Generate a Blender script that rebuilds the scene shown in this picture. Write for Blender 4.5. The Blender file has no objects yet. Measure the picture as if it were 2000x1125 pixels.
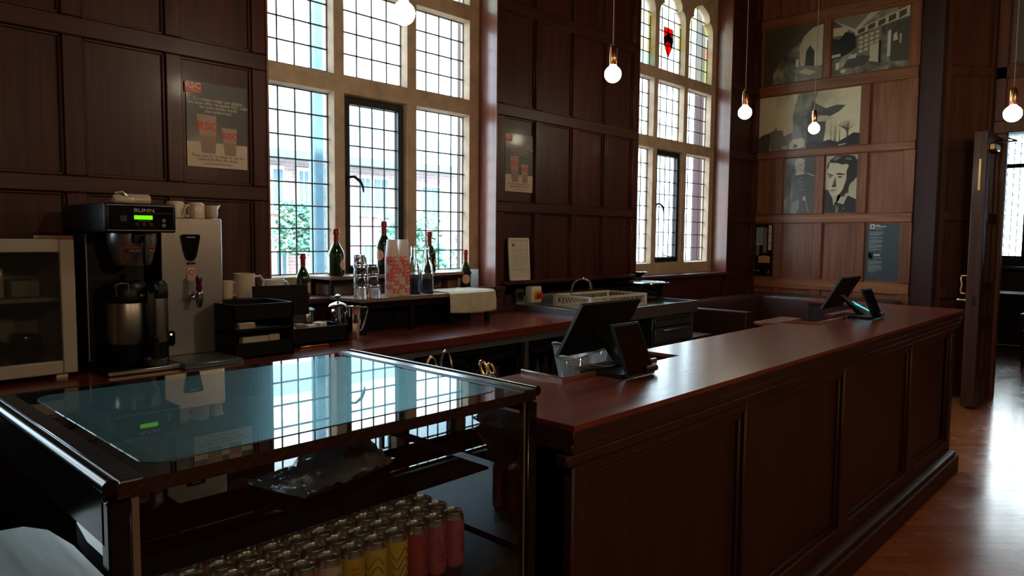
import bpy, bmesh, math, random
from mathutils import Vector, Matrix
random.seed(7)
SC = bpy.context.scene
COL = SC.collection
R = math.radians
# ---------------------------------------------------------------- camera
F, YAW, PIT, ROL, HC = 1397.02, R(43.3313), R(-4.10536), R(0.50724), 1.56
fw = Vector((math.cos(YAW) * math.cos(PIT), math.sin(YAW) * math.cos(PIT), math.sin(PIT)))
rt = fw.cross(Vector((0, 0, 1))).normalized(); up = rt.cross(fw)
rt, up = rt * math.cos(ROL) + up * math.sin(ROL), up * math.cos(ROL) - rt * math.sin(ROL)
cam = bpy.data.cameras.new('camera'); co = bpy.data.objects.new('camera', cam); COL.objects.link(co)
cam.sensor_width = 36; cam.lens = 36 * F / 2000; cam.clip_start = .02; cam.clip_end = 300
co.matrix_world = Matrix(((rt.x, up.x, -fw.x, 0), (rt.y, up.y, -fw.y, 0), (rt.z, up.z, -fw.z, HC), (0, 0, 0, 1)))
SC.camera = co
def P3(x, y, ax, v):
    d = fw * F + rt * (x - 1000) - up * (y - 562.5)
    o = Vector((0, 0, HC)); return o + d * ((v - o[ax]) / d[ax])
# ---------------------------------------------------------------- light
SC.view_settings.view_transform = 'Standard'; SC.view_settings.look = 'None'
SC.view_settings.gamma = 1; SC.view_settings.exposure = 1.45
wd = bpy.data.worlds.new('sky'); SC.world = wd; wd.use_nodes = True
wn = wd.node_tree.nodes; wl = wd.node_tree.links
bg = wn['Background']; bg.inputs[1].default_value = 3.4
tc = wn.new('ShaderNodeTexCoord'); nz = wn.new('ShaderNodeTexNoise'); nz.inputs['Scale'].default_value = 2.2; nz.inputs['Detail'].default_value = 5
cr = wn.new('ShaderNodeValToRGB'); cr.color_ramp.elements[0].color = (.33, .72, 1, 1); cr.color_ramp.elements[1].color = (.82, .95, 1, 1)
cr.color_ramp.elements[0].position = .35; cr.color_ramp.elements[1].position = .55
wl.new(tc.outputs['Generated'], nz.inputs['Vector']); wl.new(nz.outputs['Fac'], cr.inputs['Fac']); wl.new(cr.outputs['Color'], bg.inputs[0])
def area(name, loc, rot, sx, sy, portal=True, power=0, color=(1, 1, 1)):
    l = bpy.data.lights.new(name, 'AREA'); l.shape = 'RECTANGLE'; l.size = sx; l.size_y = sy; l.energy = power; l.color = color
    if portal: l.cycles.is_portal = True
    o = bpy.data.objects.new(name, l); o.location = loc; o.rotation_euler = rot; COL.objects.link(o); return o
area('portal', (2.96, 4.34, 2.7), (R(-90), 0, 0), 2.0, 3.2)
area('portal', (6.72, 4.34, 2.7), (R(-90), 0, 0), 2.0, 3.2)
area('portal', (-.79, 4.34, 2.7), (R(-90), 0, 0), 2.0, 3.2)
area('portal', (14.3, 1.4, 2.3), (0, R(90), 0), 2.4, 2.8)
su = bpy.data.lights.new('sun', 'SUN'); su.energy = 5; su.angle = R(1); su.color = (1, .97, .92)
so = bpy.data.objects.new('sun', su); so.rotation_euler = (R(42), 0, R(-12)); COL.objects.link(so)
SC.cycles.use_denoising = True
SC.cycles.max_bounces = 14; SC.cycles.diffuse_bounces = 4; SC.cycles.glossy_bounces = 5; SC.cycles.transmission_bounces = 14; SC.cycles.transparent_max_bounces = 24
SC.cycles.sample_clamp_indirect = 6; SC.cycles.caustics_refractive = False; SC.cycles.caustics_reflective = False
# ---------------------------------------------------------------- materials
M = {}
def pm(n, col, rough=.5, metal=0, coat=0, spec=.5, em=None, ems=0, trans=0, ior=1.5, alpha=1, bump=0, bscale=60, mottle=0, mscale=8):
    m = bpy.data.materials.new(n); m.use_nodes = True; b = m.node_tree.nodes['Principled BSDF']; N = m.node_tree.nodes; L = m.node_tree.links
    b.inputs['Base Color'].default_value = (*col, 1); b.inputs['Roughness'].default_value = rough; b.inputs['Metallic'].default_value = metal
    b.inputs['Coat Weight'].default_value = coat; b.inputs['Coat Roughness'].default_value = .12; b.inputs['Specular IOR Level'].default_value = spec
    b.inputs['Transmission Weight'].default_value = trans; b.inputs['IOR'].default_value = ior; b.inputs['Alpha'].default_value = alpha
    if em: b.inputs['Emission Color'].default_value = (*em, 1); b.inputs['Emission Strength'].default_value = ems
    t = N.new('ShaderNodeTexCoord')
    if mottle:
        z = N.new('ShaderNodeTexNoise'); z.inputs['Scale'].default_value = mscale; z.inputs['Detail'].default_value = 4
        c = N.new('ShaderNodeValToRGB'); c.color_ramp.elements[0].position = .3; c.color_ramp.elements[1].position = .7
        c.color_ramp.elements[0].color = (*[v * (1 - mottle) for v in col], 1); c.color_ramp.elements[1].color = (*[min(1, v * (1 + mottle)) for v in col], 1)
        L.new(t.outputs['Object'], z.inputs['Vector']); L.new(z.outputs['Fac'], c.inputs['Fac']); L.new(c.outputs['Color'], b.inputs['Base Color'])
    if bump:
        z = N.new('ShaderNodeTexNoise'); z.inputs['Scale'].default_value = bscale; z.inputs['Detail'].default_value = 3
        bp = N.new('ShaderNodeBump'); bp.inputs['Strength'].default_value = bump; bp.inputs['Distance'].default_value = .005
        L.new(t.outputs['Object'], z.inputs['Vector']); L.new(z.outputs['Fac'], bp.inputs['Height']); L.new(bp.outputs['Normal'], b.inputs['Normal'])
    M[n] = m; return m
def wood(n, c1, c2, axis=2, rough=.4, coat=.3, fine=34, bump=.25, crough=.15, spec=.5):
    m = bpy.data.materials.new(n); m.use_nodes = True; N = m.node_tree.nodes; L = m.node_tree.links; b = N['Principled BSDF']
    t = N.new('ShaderNodeTexCoord'); mp = N.new('ShaderNodeMapping'); s = [fine] * 3; s[axis] = fine * .045; mp.inputs['Scale'].default_value = s
    z = N.new('ShaderNodeTexNoise'); z.inputs['Scale'].default_value = 1; z.inputs['Detail'].default_value = 6; z.inputs['Distortion'].default_value = .7
    c = N.new('ShaderNodeValToRGB'); c.color_ramp.elements[0].color = (*c1, 1); c.color_ramp.elements[1].color = (*c2, 1)
    c.color_ramp.elements[0].position = .33; c.color_ramp.elements[1].position = .68
    mp2 = N.new('ShaderNodeMapping'); s2 = [3.] * 3; s2[axis] = .5; mp2.inputs['Scale'].default_value = s2
    z2 = N.new('ShaderNodeTexNoise'); z2.inputs['Scale'].default_value = 1; z2.inputs['Detail'].default_value = 3
    mx = N.new('ShaderNodeMix'); mx.data_type = 'RGBA'; mx.blend_type = 'MULTIPLY'; mx.inputs[0].default_value = .55
    c3 = N.new('ShaderNodeValToRGB'); c3.color_ramp.elements[0].color = (.45, .42, .40, 1); c3.color_ramp.elements[1].color = (1.25, 1.25, 1.2, 1)
    c3.color_ramp.elements[0].position = .3; c3.color_ramp.elements[1].position = .7
    bp = N.new('ShaderNodeBump'); bp.inputs['Strength'].default_value = bump; bp.inputs['Distance'].default_value = .002
    for a, bb in ((t.outputs['Object'], mp.inputs[0]), (mp.outputs[0], z.inputs['Vector']), (z.outputs['Fac'], c.inputs['Fac']), (t.outputs['Object'], mp2.inputs[0]),
                  (mp2.outputs[0], z2.inputs['Vector']), (z2.outputs['Fac'], c3.inputs['Fac']), (c.outputs['Color'], mx.inputs[6]), (c3.outputs['Color'], mx.inputs[7]),
                  (mx.outputs[2], b.inputs['Base Color']), (z.outputs['Fac'], bp.inputs['Height']), (bp.outputs['Normal'], b.inputs['Normal'])): L.new(a, bb)
    b.inputs['Roughness'].default_value = rough; b.inputs['Coat Weight'].default_value = coat; b.inputs['Coat Roughness'].default_value = crough
    b.inputs['Specular IOR Level'].default_value = spec
    M[n] = m; return m
def glassy(n, tint=(1, 1, 1), gloss=.10, rough=.02, diff=0, dcol=(1, 1, 1)):
    m = bpy.data.materials.new(n); m.use_nodes = True; N = m.node_tree.nodes; L = m.node_tree.links; N.clear()
    o = N.new('ShaderNodeOutputMaterial'); tr = N.new('ShaderNodeBsdfTransparent'); tr.inputs[0].default_value = (*tint, 1)
    g = N.new('ShaderNodeBsdfGlossy'); g.inputs['Roughness'].default_value = rough; fr = N.new('ShaderNodeLayerWeight'); fr.inputs[0].default_value = gloss
    mx = N.new('ShaderNodeMixShader'); L.new(fr.outputs['Fresnel'], mx.inputs[0]); L.new(tr.outputs[0], mx.inputs[1]); L.new(g.outputs[0], mx.inputs[2])
    if diff:
        d = N.new('ShaderNodeBsdfTranslucent'); d.inputs[0].default_value = (*dcol, 1); d2 = N.new('ShaderNodeBsdfDiffuse'); d2.inputs[0].default_value = (*dcol, 1)
        m3 = N.new('ShaderNodeMixShader'); m3.inputs[0].default_value = .5; L.new(d.outputs[0], m3.inputs[1]); L.new(d2.outputs[0], m3.inputs[2])
        m2 = N.new('ShaderNodeMixShader'); m2.inputs[0].default_value = diff; L.new(mx.outputs[0], m2.inputs[1]); L.new(m3.outputs[0], m2.inputs[2]); L.new(m2.outputs[0], o.inputs[0])
    else: L.new(mx.outputs[0], o.inputs[0])
    M[n] = m; return m
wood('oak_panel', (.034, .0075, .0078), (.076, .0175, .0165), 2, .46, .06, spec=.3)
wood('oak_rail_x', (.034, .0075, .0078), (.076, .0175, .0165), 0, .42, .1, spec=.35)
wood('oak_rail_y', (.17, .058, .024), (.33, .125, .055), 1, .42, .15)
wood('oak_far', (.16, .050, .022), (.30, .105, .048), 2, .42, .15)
wood('oak_splay', (.085, .031, .018), (.16, .062, .034), 2, .4, .2)
wood('oak_reveal', (.15, .045, .030), (.28, .10, .07), 2, .34, .35, fine=30, bump=.5)
wood('oak_door', (.035, .012, .009), (.075, .026, .018), 2, .42, .2)
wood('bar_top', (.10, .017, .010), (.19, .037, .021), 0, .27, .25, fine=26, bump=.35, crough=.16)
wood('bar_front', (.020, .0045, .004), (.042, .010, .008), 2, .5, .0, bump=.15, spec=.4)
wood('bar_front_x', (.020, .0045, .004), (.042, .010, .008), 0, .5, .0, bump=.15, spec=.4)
wood('lip_wood', (.17, .055, .032), (.27, .10, .06), 0, .3, .4)
wood('shelf_ply', (.19, .10, .06), (.33, .19, .13), 0, .45, .1, fine=40)
wood('pale_oak_sky_tint', (.16, .21, .24), (.44, .54, .60), 1, .45, .08, fine=22, bump=.6, spec=.4)  # oak colour tinted blue to carry the daylight reflected in the counter top
pm('edge_wear', (.30, .19, .13), .5)
pm('stone', (.52, .385, .28), .8, bump=.5, bscale=40, mottle=.18, mscale=9)
pm('lead', (.012, .012, .013), .55); pm('iron', (.01, .01, .011), .45, .3)
pm('black', (.005, .005, .006), .38, spec=.3); pm('black_gloss', (.004, .004, .006), .08, coat=.3, spec=.4); pm('black_matt', (.004, .004, .005), .6, spec=.15)
pm('dark_grey', (.03, .03, .033), .5); pm('mid_grey', (.09, .09, .095), .5, .5)
pm('tablet_edge', (.12, .12, .125), .4, .5)
pm('steel', (.42, .41, .40), .32, 1, mottle=.06, mscale=3); pm('steel_dull', (.30, .31, .33), .42, 1); pm('chrome', (.72, .71, .70), .08, 1)
pm('blue_steel', (.14, .20, .25), .38, .9); pm('copper', (.75, .36, .2), .22, 1); pm('brass', (.70, .50, .25), .28, 1); pm('copper_foil', (.55, .2, .1), .3, 1)
pm('grey_frame', (.42, .38, .35), .5); pm('fridge_in', (.30, .31, .30), .6); pm('ceramic', (.62, .50, .42), .22, coat=.4)
pm('ceramic_white', (.68, .66, .63), .25, coat=.4); pm('plastic_beige', (.72, .67, .60), .5); pm('white_plastic', (.65, .62, .56), .4)
pm('lcd', (.02, .08, .0), .4, em=(.16, .75, .0), ems=.45); pm('led', (.2, .3, .0), .4, em=(.7, 1, .1), ems=2.5)
pm('red', (.55, .015, .01), .35); pm('red_bright', (.75, .03, .015), .35); pm('yellow', (.75, .42, .03), .45); pm('maroon', (.09, .006, .02), .2, coat=.5)
pm('paper', (.62, .56, .50), .7); pm('paper_tan', (.60, .47, .38), .7); pm('ink', (.05, .04, .04), .7); pm('poster_grey', (.060, .052, .052), .5, coat=.1)  # second paper is a warmer tan for packets, stickers and poster bands
pm('text_pale', (.62, .55, .50), .6); pm('logo_red', (.55, .03, .02), .5); pm('cup_print', (.40, .26, .20), .6); pm('cup_print2', (.30, .19, .15), .6)
pm('foil_red', (.26, .018, .016), .34, .3); pm('real_glass', (.97, .985, 1), .01, trans=1, ior=1.42); pm('label_pink', (.74, .40, .29), .55); pm('gold', (.75, .5, .2), .3, 1)
pm('green_glass', (.018, .10, .018), .04, trans=.75, ior=1.5, coat=.4); pm('wine', (.004, .03, .006), .1, spec=.6)
pm('frosted', (.93, .80, .80), .35, trans=.25); pm('text_red', (.80, .06, .035), .5)
pm('towel', (.60, .55, .45), .9, bump=.7, bscale=220, mottle=.12, mscale=20); pm('leather', (.050, .020, .018), .38, spec=.5, bump=.25, bscale=90)
pm('slate', (.28, .46, .50), .7, mottle=.3, mscale=14); pm('leaf', (.07, .26, .20), .6, mottle=.4, mscale=5); pm('leaf_light', (.25, .45, .30), .6, mottle=.4, mscale=5)
pm('render_white', (.72, .72, .72), .8); pm('paving', (.45, .43, .40), .9, mottle=.1); pm('pole_blue', (.10, .20, .27), .5, mottle=.15)
pm('ceiling_m', (.035, .02, .015), .8); pm('cord', (.32, .20, .15), .8)
pm('bulb', (1, .9, .7), .1, em=(1, .80, .42), ems=3.); pm('bulb_hot', (1, .9, .7), .1, em=(1, .9, .62), ems=45.)
pm('bulb_fill', (1, .9, .7), .1, em=(1, .66, .36), ems=150.); pm('sauce', (.12, .05, .03), .4); pm('cake', (.045, .018, .012), .9, bump=1, bscale=90, mottle=.5, mscale=60); pm('tray_gold', (.50, .27, .14), .3, .6)
pm('red_apron', (.35, .008, .012), .6); pm('photo_cream', (0.672, 0.592, 0.400), .35, coat=.15); pm('photo_dark', (.018, .015, .013), .35, coat=.15)
pm('photo_mid', (0.195, 0.173, 0.128), .35, coat=.15); pm('photo_light', (0.510, 0.451, 0.323), .35, coat=.15); pm('photo_grey', (0.272, 0.264, 0.240), .35, coat=.15)
pm('photo_shade', (0.072, 0.066, 0.054), .35, coat=.15); pm('photo_silver', (0.544, 0.528, 0.480), .35, coat=.15); pm('panel_blue', (0.046, 0.062, 0.072), .4, coat=.2)
pm('text_blue', (0.238, 0.294, 0.308), .6); pm('tile_grey', (.10, .085, .07), .6); pm('mirror', (.75, .75, .75), .03, 1)
pm('case_black', (.004, .004, .005), .2, spec=.3); pm('case_border', (.004, .005, .007), .012, spec=.9); pm('case_rail', (.10, .12, .14), .2, .9)
pm('teal_glow', (.05, .50, .62), .4, em=(.04, .62, .8), ems=.55)
glassy('window_glass', (1, 1, 1), .06); glassy('case_glass', (.80, .86, .88), .26, .01); glassy('clear_glass', (.955, .97, .975), .36, .02, .13, (.9, .95, 1)); glassy('clear_plastic', (.90, .92, .94), .5, .04, .17, (.85, .9, .95))
glassy('water', (.72, .78, .86), .3, .02); glassy('film', (.9, .88, .88), .8, .06, .25, (.9, .9, .95)); glassy('fridge_glass', (.62, .64, .62), .25, .04, .12, (.3, .3, .29))
glassy('st_clear', (.80, .80, .70), .06, diff=.15, dcol=(.9, .9, .8)); glassy('st_yellow', (.62, .50, .20), .06, diff=.15, dcol=(.8, .7, .3)); glassy('st_pale', (.60, .62, .36), .06, diff=.15, dcol=(.7, .8, .4))
glassy('st_green', (.32, .60, .50), .06, diff=.15, dcol=(.4, .7, .5)); glassy('st_pink', (.75, .52, .38), .06, diff=.15, dcol=(.8, .5, .4)); glassy('st_red', (.62, .03, .02), .06, diff=.1, dcol=(.5, .03, .02)); glassy('st_blue', (.05, .20, .55), .06, diff=.1, dcol=(.02, .1, .4))
glassy('case_top', (.80, .9, .92), .42, .012, .34, (.16, .27, .31))
m_ = M['case_top']; N_ = m_.node_tree.nodes; L_ = m_.node_tree.links; out_ = N_['Material Output']; src_ = out_.inputs[0].links[0].from_socket
g_ = N_.new('ShaderNodeBsdfGlossy'); g_.inputs['Roughness'].default_value = .32; g_.inputs[0].default_value = (.45, .9, 1, 1); x_ = N_.new('ShaderNodeMixShader'); x_.inputs[0].default_value = .085
L_.new(src_, x_.inputs[1]); L_.new(g_.outputs[0], x_.inputs[2]); L_.new(x_.outputs[0], out_.inputs[0])
def brick(n, a, b_, mortar, sc=1.0, rough=.85):
    m = bpy.data.materials.new(n); m.use_nodes = True; N = m.node_tree.nodes; L = m.node_tree.links; b = N['Principled BSDF']
    t = N.new('ShaderNodeTexCoord'); mp = N.new('ShaderNodeMapping'); mp.inputs['Rotation'].default_value = (R(90), 0, 0); k = N.new('ShaderNodeTexBrick')
    k.inputs['Scale'].default_value = sc; k.inputs['Color1'].default_value = (*a, 1); k.inputs['Color2'].default_value = (*b_, 1); k.inputs['Mortar'].default_value = (*mortar, 1)
    k.inputs['Brick Width'].default_value = .23; k.inputs['Row Height'].default_value = .075; k.inputs['Mortar Size'].default_value = .008
    L.new(t.outputs['Object'], mp.inputs[0]); L.new(mp.outputs[0], k.inputs['Vector']); L.new(k.outputs['Color'], b.inputs['Base Color']); b.inputs['Roughness'].default_value = rough; M[n] = m
brick('brick', (.55, .38, .38), (.46, .31, .33), (.6, .55, .53))
def parquet():
    m = bpy.data.materials.new('parquet'); m.use_nodes = True; N = m.node_tree.nodes; L = m.node_tree.links; b = N['Principled BSDF']
    t = N.new('ShaderNodeTexCoord'); mp = N.new('ShaderNodeMapping'); mp.inputs['Rotation'].default_value = (0, 0, R(45)); k = N.new('ShaderNodeTexBrick')
    k.inputs['Scale'].default_value = 1; k.inputs['Color1'].default_value = (.38, .125, .042, 1); k.inputs['Color2'].default_value = (.27, .082, .028, 1); k.inputs['Mortar'].default_value = (.05, .015, .008, 1)
    k.inputs['Brick Width'].default_value = .30; k.inputs['Row Height'].default_value = .075; k.inputs['Mortar Size'].default_value = .0018; k.inputs['Bias'].default_value = -.1
    z = N.new('ShaderNodeTexNoise'); z.inputs['Scale'].default_value = 3; z.inputs['Detail'].default_value = 5
    r = N.new('ShaderNodeMapRange'); r.inputs[1].default_value = .3; r.inputs[2].default_value = .7; r.inputs[3].default_value = .16; r.inputs[4].default_value = .30
    bp = N.new('ShaderNodeBump'); bp.inputs['Strength'].default_value = .3; bp.inputs['Distance'].default_value = .003
    ad = N.new('ShaderNodeMath'); ad.operation = 'ADD'
    L.new(t.outputs['Object'], mp.inputs[0]); L.new(mp.outputs[0], k.inputs['Vector']); L.new(k.outputs['Color'], b.inputs['Base Color']); L.new(t.outputs['Object'], z.inputs['Vector'])
    L.new(z.outputs['Fac'], r.inputs[0]); L.new(r.outputs[0], b.inputs['Roughness']); L.new(k.outputs['Color'], ad.inputs[0]); ad.inputs[1].default_value = 0
    L.new(ad.outputs[0], bp.inputs['Height']); L.new(bp.outputs['Normal'], b.inputs['Normal']); b.inputs['Coat Weight'].default_value = .4; b.inputs['Coat Roughness'].default_value = .16; M['parquet'] = m
parquet()
m_ = M['bulb']; N_ = m_.node_tree.nodes; L_ = m_.node_tree.links; v_ = N_.new('ShaderNodeTexVoronoi'); v_.inputs['Scale'].default_value = 95; q_ = N_.new('ShaderNodeMapRange')
q_.inputs[1].default_value = .15; q_.inputs[2].default_value = .7; q_.inputs[3].default_value = 1.0; q_.inputs[4].default_value = 5; tc_ = N_.new('ShaderNodeTexCoord')
L_.new(tc_.outputs['Object'], v_.inputs['Vector']); L_.new(v_.outputs['Distance'], q_.inputs[0]); L_.new(q_.outputs[0], N_['Principled BSDF'].inputs['Emission Strength'])
def sheet_picture(n, stops, scale=3, axis=0):
    m = bpy.data.materials.new(n); m.use_nodes = True; N = m.node_tree.nodes; L = m.node_tree.links; b = N['Principled BSDF']
    t = N.new('ShaderNodeTexCoord'); z = N.new('ShaderNodeTexNoise'); z.inputs['Scale'].default_value = scale; z.inputs['Detail'].default_value = 5; z.inputs['Distortion'].default_value = .4
    c = N.new('ShaderNodeValToRGB'); e = c.color_ramp.elements; e[0].position = stops[0][0]; e[0].color = (*stops[0][1], 1); e[1].position = stops[-1][0]; e[1].color = (*stops[-1][1], 1)
    for p_, cc in stops[1:-1]: x = e.new(p_); x.color = (*cc, 1)
    L.new(t.outputs['Object'], z.inputs['Vector']); L.new(z.outputs['Fac'], c.inputs['Fac']); L.new(c.outputs['Color'], b.inputs['Base Color']); b.inputs['Roughness'].default_value = .35; b.inputs['Coat Weight'].default_value = .15; M[n] = m
sheet_picture('sepia_sky', [(.25, (0.352, 0.304, 0.200)), (.5, (0.736, 0.656, 0.448)), (.75, (0.640, 0.568, 0.384))], 2.2)
sheet_picture('tower_tone', [(.3, (0.088, 0.088, 0.077)), (.55, (0.240, 0.224, 0.184)), (.7, (0.432, 0.400, 0.304))], 7)
sheet_picture('smoke_tone', [(.3, (.03, .028, .024)), (.6, (.10, .09, .07)), (.8, (.22, .19, .13))], 8)
sheet_picture('interior_tone', [(.3, (0.032, 0.032, 0.026)), (.5, (0.144, 0.136, 0.104)), (.7, (0.416, 0.384, 0.288))], 6)
sheet_picture('drape_tone', [(.3, (0.080, 0.080, 0.077)), (.55, (0.208, 0.208, 0.192)), (.75, (0.480, 0.480, 0.448))], 5)
# ---------------------------------------------------------------- mesh helpers
class MB:
    def __init__(s, mat='black', org=(0, 0, 0)): s.bm = bmesh.new(); s.mats = []; s.cur = mat; s.X = Matrix.Identity(4); s.O = Matrix.Translation(-Vector(org))
    def m(s, n): s.cur = n; return s
    def at(s, loc=(0, 0, 0), rz=0, rx=0, ry=0): s.X = Matrix.Translation(loc) @ Matrix.Rotation(rz, 4, 'Z') @ Matrix.Rotation(rx, 4, 'X') @ Matrix.Rotation(ry, 4, 'Y'); return s
    def idx(s):
        if s.cur not in s.mats: s.mats.append(s.cur)
        return s.mats.index(s.cur)
    def add(s, vs, fs):
        i = s.idx(); V = [s.bm.verts.new(s.O @ s.X @ Vector(v)) for v in vs]; out = []
        for f in fs:
            try: q = s.bm.faces.new([V[k] for k in f]); q.material_index = i; q.smooth = True; out.append(q)
            except ValueError: pass
        return V, out
    def box(s, x0, x1, y0, y1, z0, z1, bev=0, seg=1):
        V, fs = s.add([(x, y, z) for x in (x0, x1) for y in (y0, y1) for z in (z0, z1)], [(0, 1, 3, 2), (4, 6, 7, 5), (0, 4, 5, 1), (2, 3, 7, 6), (0, 2, 6, 4), (1, 5, 7, 3)])
        if bev:
            es = list({e for f in fs for e in f.edges}); bmesh.ops.bevel(s.bm, geom=es, offset=bev, segments=seg, affect='EDGES', profile=.5, material=-1)
        return s
    def lathe(s, prof, n=24, cx=0, cy=0, z0=0, cap=True, ax='Z'):
        vs = []; fs = []
        for r, z in prof:
            for k in range(n):
                a = 2 * math.pi * k / n; p = (cx + r * math.cos(a), cy + r * math.sin(a), z0 + z)
                if ax == 'Y': p = (cx + r * math.cos(a), cy + z, z0 + r * math.sin(a))
                if ax == 'X': p = (cx + z, cy + r * math.cos(a), z0 + r * math.sin(a))
                vs.append(p)
        for i in range(len(prof) - 1):
            for k in range(n): k2 = (k + 1) % n; fs.append((i * n + k, i * n + k2, (i + 1) * n + k2, (i + 1) * n + k))
        if cap: fs.append(tuple(range(n - 1, -1, -1))); fs.append(tuple((len(prof) - 1) * n + k for k in range(n)))
        s.add(vs, fs); return s
    def cyl(s, cx, cy, z0, z1, r, n=20, ax='Z', r2=None):
        if ax == 'Z': return s.lathe([(r, z0), (r2 or r, z1)], n, cx, cy)
        if ax == 'Y': return s.lathe([(r, z0), (r2 or r, z1)], n, cx, 0, cy, ax='Y')
        return s.lathe([(r, z0), (r2 or r, z1)], n, 0, cx, cy, ax='X')
    def tube(s, pts, r, n=8, rs=None, closed=False):
        pts = [Vector(p) for p in pts]; N = len(pts); vs = []; fs = []; pv = None
        for i, p in enumerate(pts):
            t = (pts[(i + 1) % N] - pts[i - 1]) if closed or 0 < i < N - 1 else (pts[1] - pts[0] if i == 0 else pts[-1] - pts[-2])
            t.normalize(); a = pv if pv is not None else (Vector((0, 0, 1)) if abs(t.z) < .9 else Vector((1, 0, 0)))
            u = (a - t * a.dot(t)); u = u.normalized() if u.length > 1e-5 else t.orthogonal().normalized(); w = t.cross(u); pv = u
            rr = rs[i] if rs else r
            for k in range(n): q = 2 * math.pi * k / n; vs.append(p + (u * math.cos(q) + w * math.sin(q)) * rr)
        for i in range(N if closed else N - 1):
            j = (i + 1) % N
            for k in range(n): k2 = (k + 1) % n; fs.append((i * n + k, i * n + k2, j * n + k2, j * n + k))
        if not closed: fs.append(tuple(range(n - 1, -1, -1))); fs.append(tuple((N - 1) * n + k for k in range(n)))
        s.add(vs, fs); return s
    def prism(s, pts, d0, d1, ax='Z'):   # polygon in the plane, extruded along ax
        n = len(pts); f = {'Z': lambda a, b, d: (a, b, d), 'Y': lambda a, b, d: (a, d, b), 'X': lambda a, b, d: (d, a, b)}[ax]
        vs = [f(a, b, d0) for a, b in pts] + [f(a, b, d1) for a, b in pts]
        fs = [tuple(range(n)), tuple(range(2 * n - 1, n - 1, -1))] + [(k, (k + 1) % n, n + (k + 1) % n, n + k) for k in range(n)]
        s.add(vs, fs); return s
    def quad(s, *p): s.add(p, [tuple(range(len(p)))]); return s
    def mesh(s, name):
        bmesh.ops.recalc_face_normals(s.bm, faces=s.bm.faces); me = bpy.data.meshes.new(name); s.bm.to_mesh(me); s.bm.free()
        for n in s.mats: me.materials.append(M[n])
        me.set_sharp_from_angle(angle=R(38)); return me
def part(name, mb, parent=None, label=None):
    o = bpy.data.objects.new(name, mb.mesh(name)); COL.objects.link(o); o.parent = parent
    if label: o['label'] = label
    return o
def tag(o, label, cat, group=None, kind=None):
    o['label'] = label; o['category'] = cat
    if group: o['group'] = group
    if kind: o['kind'] = kind
    return o
def thing(name, label, cat, loc=(0, 0, 0), rz=0, group=None):
    o = bpy.data.objects.new(name, None); o.empty_display_size = .1; COL.objects.link(o); o.location = loc; o.rotation_euler = (0, 0, rz); return tag(o, label, cat, group)
def solo(name, mb, label, cat, loc=(0, 0, 0), rz=0, group=None, kind=None):
    o = part(name, mb); o.location = loc; o.rotation_euler = (0, 0, rz); return tag(o, label, cat, group, kind)
def struct(name, mb, label, cat='wall'):
    o = part(name, mb); o['kind'] = 'structure'; o['label'] = label; o['category'] = cat; return o
def dup(o, loc, rz=0, label=None, group=None):
    r = o.copy(); COL.objects.link(r); r.location = loc; r.rotation_euler = (0, 0, rz)
    if label: r['label'] = label
    if group: r['group'] = group
    for c in list(o.children):
        k = c.copy(); COL.objects.link(k); k.parent = r
        for g in list(c.children):
            h = g.copy(); COL.objects.link(h); h.parent = k
    return r
_tc = {}
def glyphs(txt, bold=0):
    if (txt, bold) in _tc: return _tc[(txt, bold)]
    c = bpy.data.curves.new('t', 'FONT'); c.body = txt; c.size = 1; c.align_x = 'CENTER'; c.align_y = 'CENTER'; c.offset = bold; c.resolution_u = 3
    o = bpy.data.objects.new('t', c); COL.objects.link(o); dg = bpy.context.evaluated_depsgraph_get(); me = bpy.data.meshes.new_from_object(o.evaluated_get(dg))
    r = ([tuple(v.co) for v in me.vertices], [tuple(p.vertices) for p in me.polygons]); bpy.data.objects.remove(o); bpy.data.meshes.remove(me); bpy.data.curves.remove(c); _tc[(txt, bold)] = r; return r
def text(mb, txt, size, o, ux, uz, bold=0, sx=1, cyl=None):   # letters laid along ux / uz from the centre o; cyl=(cx,cy,r,a0) wraps round a cylinder
    vs, fs = glyphs(txt, bold); o = Vector(o); ux = Vector(ux); uz = Vector(uz)
    if cyl:
        cx, cy, r, a0 = cyl; V = [(cx + r * math.cos(a0 + v[0] * size * sx / r), cy + r * math.sin(a0 + v[0] * size * sx / r), o.z + v[1] * size) for v in vs]
    else: V = [o + ux * v[0] * size * sx + uz * v[1] * size for v in vs]
    mb.add(V, fs)
# ---------------------------------------------------------------- setting: shell
WY = 3.87; FX = 8.4; CZ = 5.4
RAILS = [(0.0, .16), (1.10, 1.19), (1.75, 1.83), (2.48, 2.57), (3.27, 3.36), (4.05, 4.14), (4.9, 5.0)]
b = MB('parquet'); b.box(-3.2, 14.4, -5.2, 4.5, -.1, 0); struct('floor', b, 'herringbone parquet floor of polished orange-brown oak', 'floor')
b = MB('ceiling_m'); b.box(-3.2, 14.4, -5.2, 4.5, CZ, CZ + .1); struct('ceiling', b, 'dark timber ceiling above the frame', 'ceiling')
# window wall: solid piers around two openings
W0 = (-1.72, .14); W1 = (2.035, 3.895); W2 = (5.79, 7.65); WZ = (1.18, 4.45)
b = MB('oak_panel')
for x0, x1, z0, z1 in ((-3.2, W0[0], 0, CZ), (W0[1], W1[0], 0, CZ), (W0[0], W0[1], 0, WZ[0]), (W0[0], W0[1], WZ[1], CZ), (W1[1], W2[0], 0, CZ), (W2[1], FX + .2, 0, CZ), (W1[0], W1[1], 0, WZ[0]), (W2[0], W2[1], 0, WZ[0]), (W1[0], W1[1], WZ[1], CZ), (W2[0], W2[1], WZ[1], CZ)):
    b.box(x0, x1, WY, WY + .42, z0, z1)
struct('wall_back', b, 'dark oak panelled wall holding the two tall stone windows')
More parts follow.
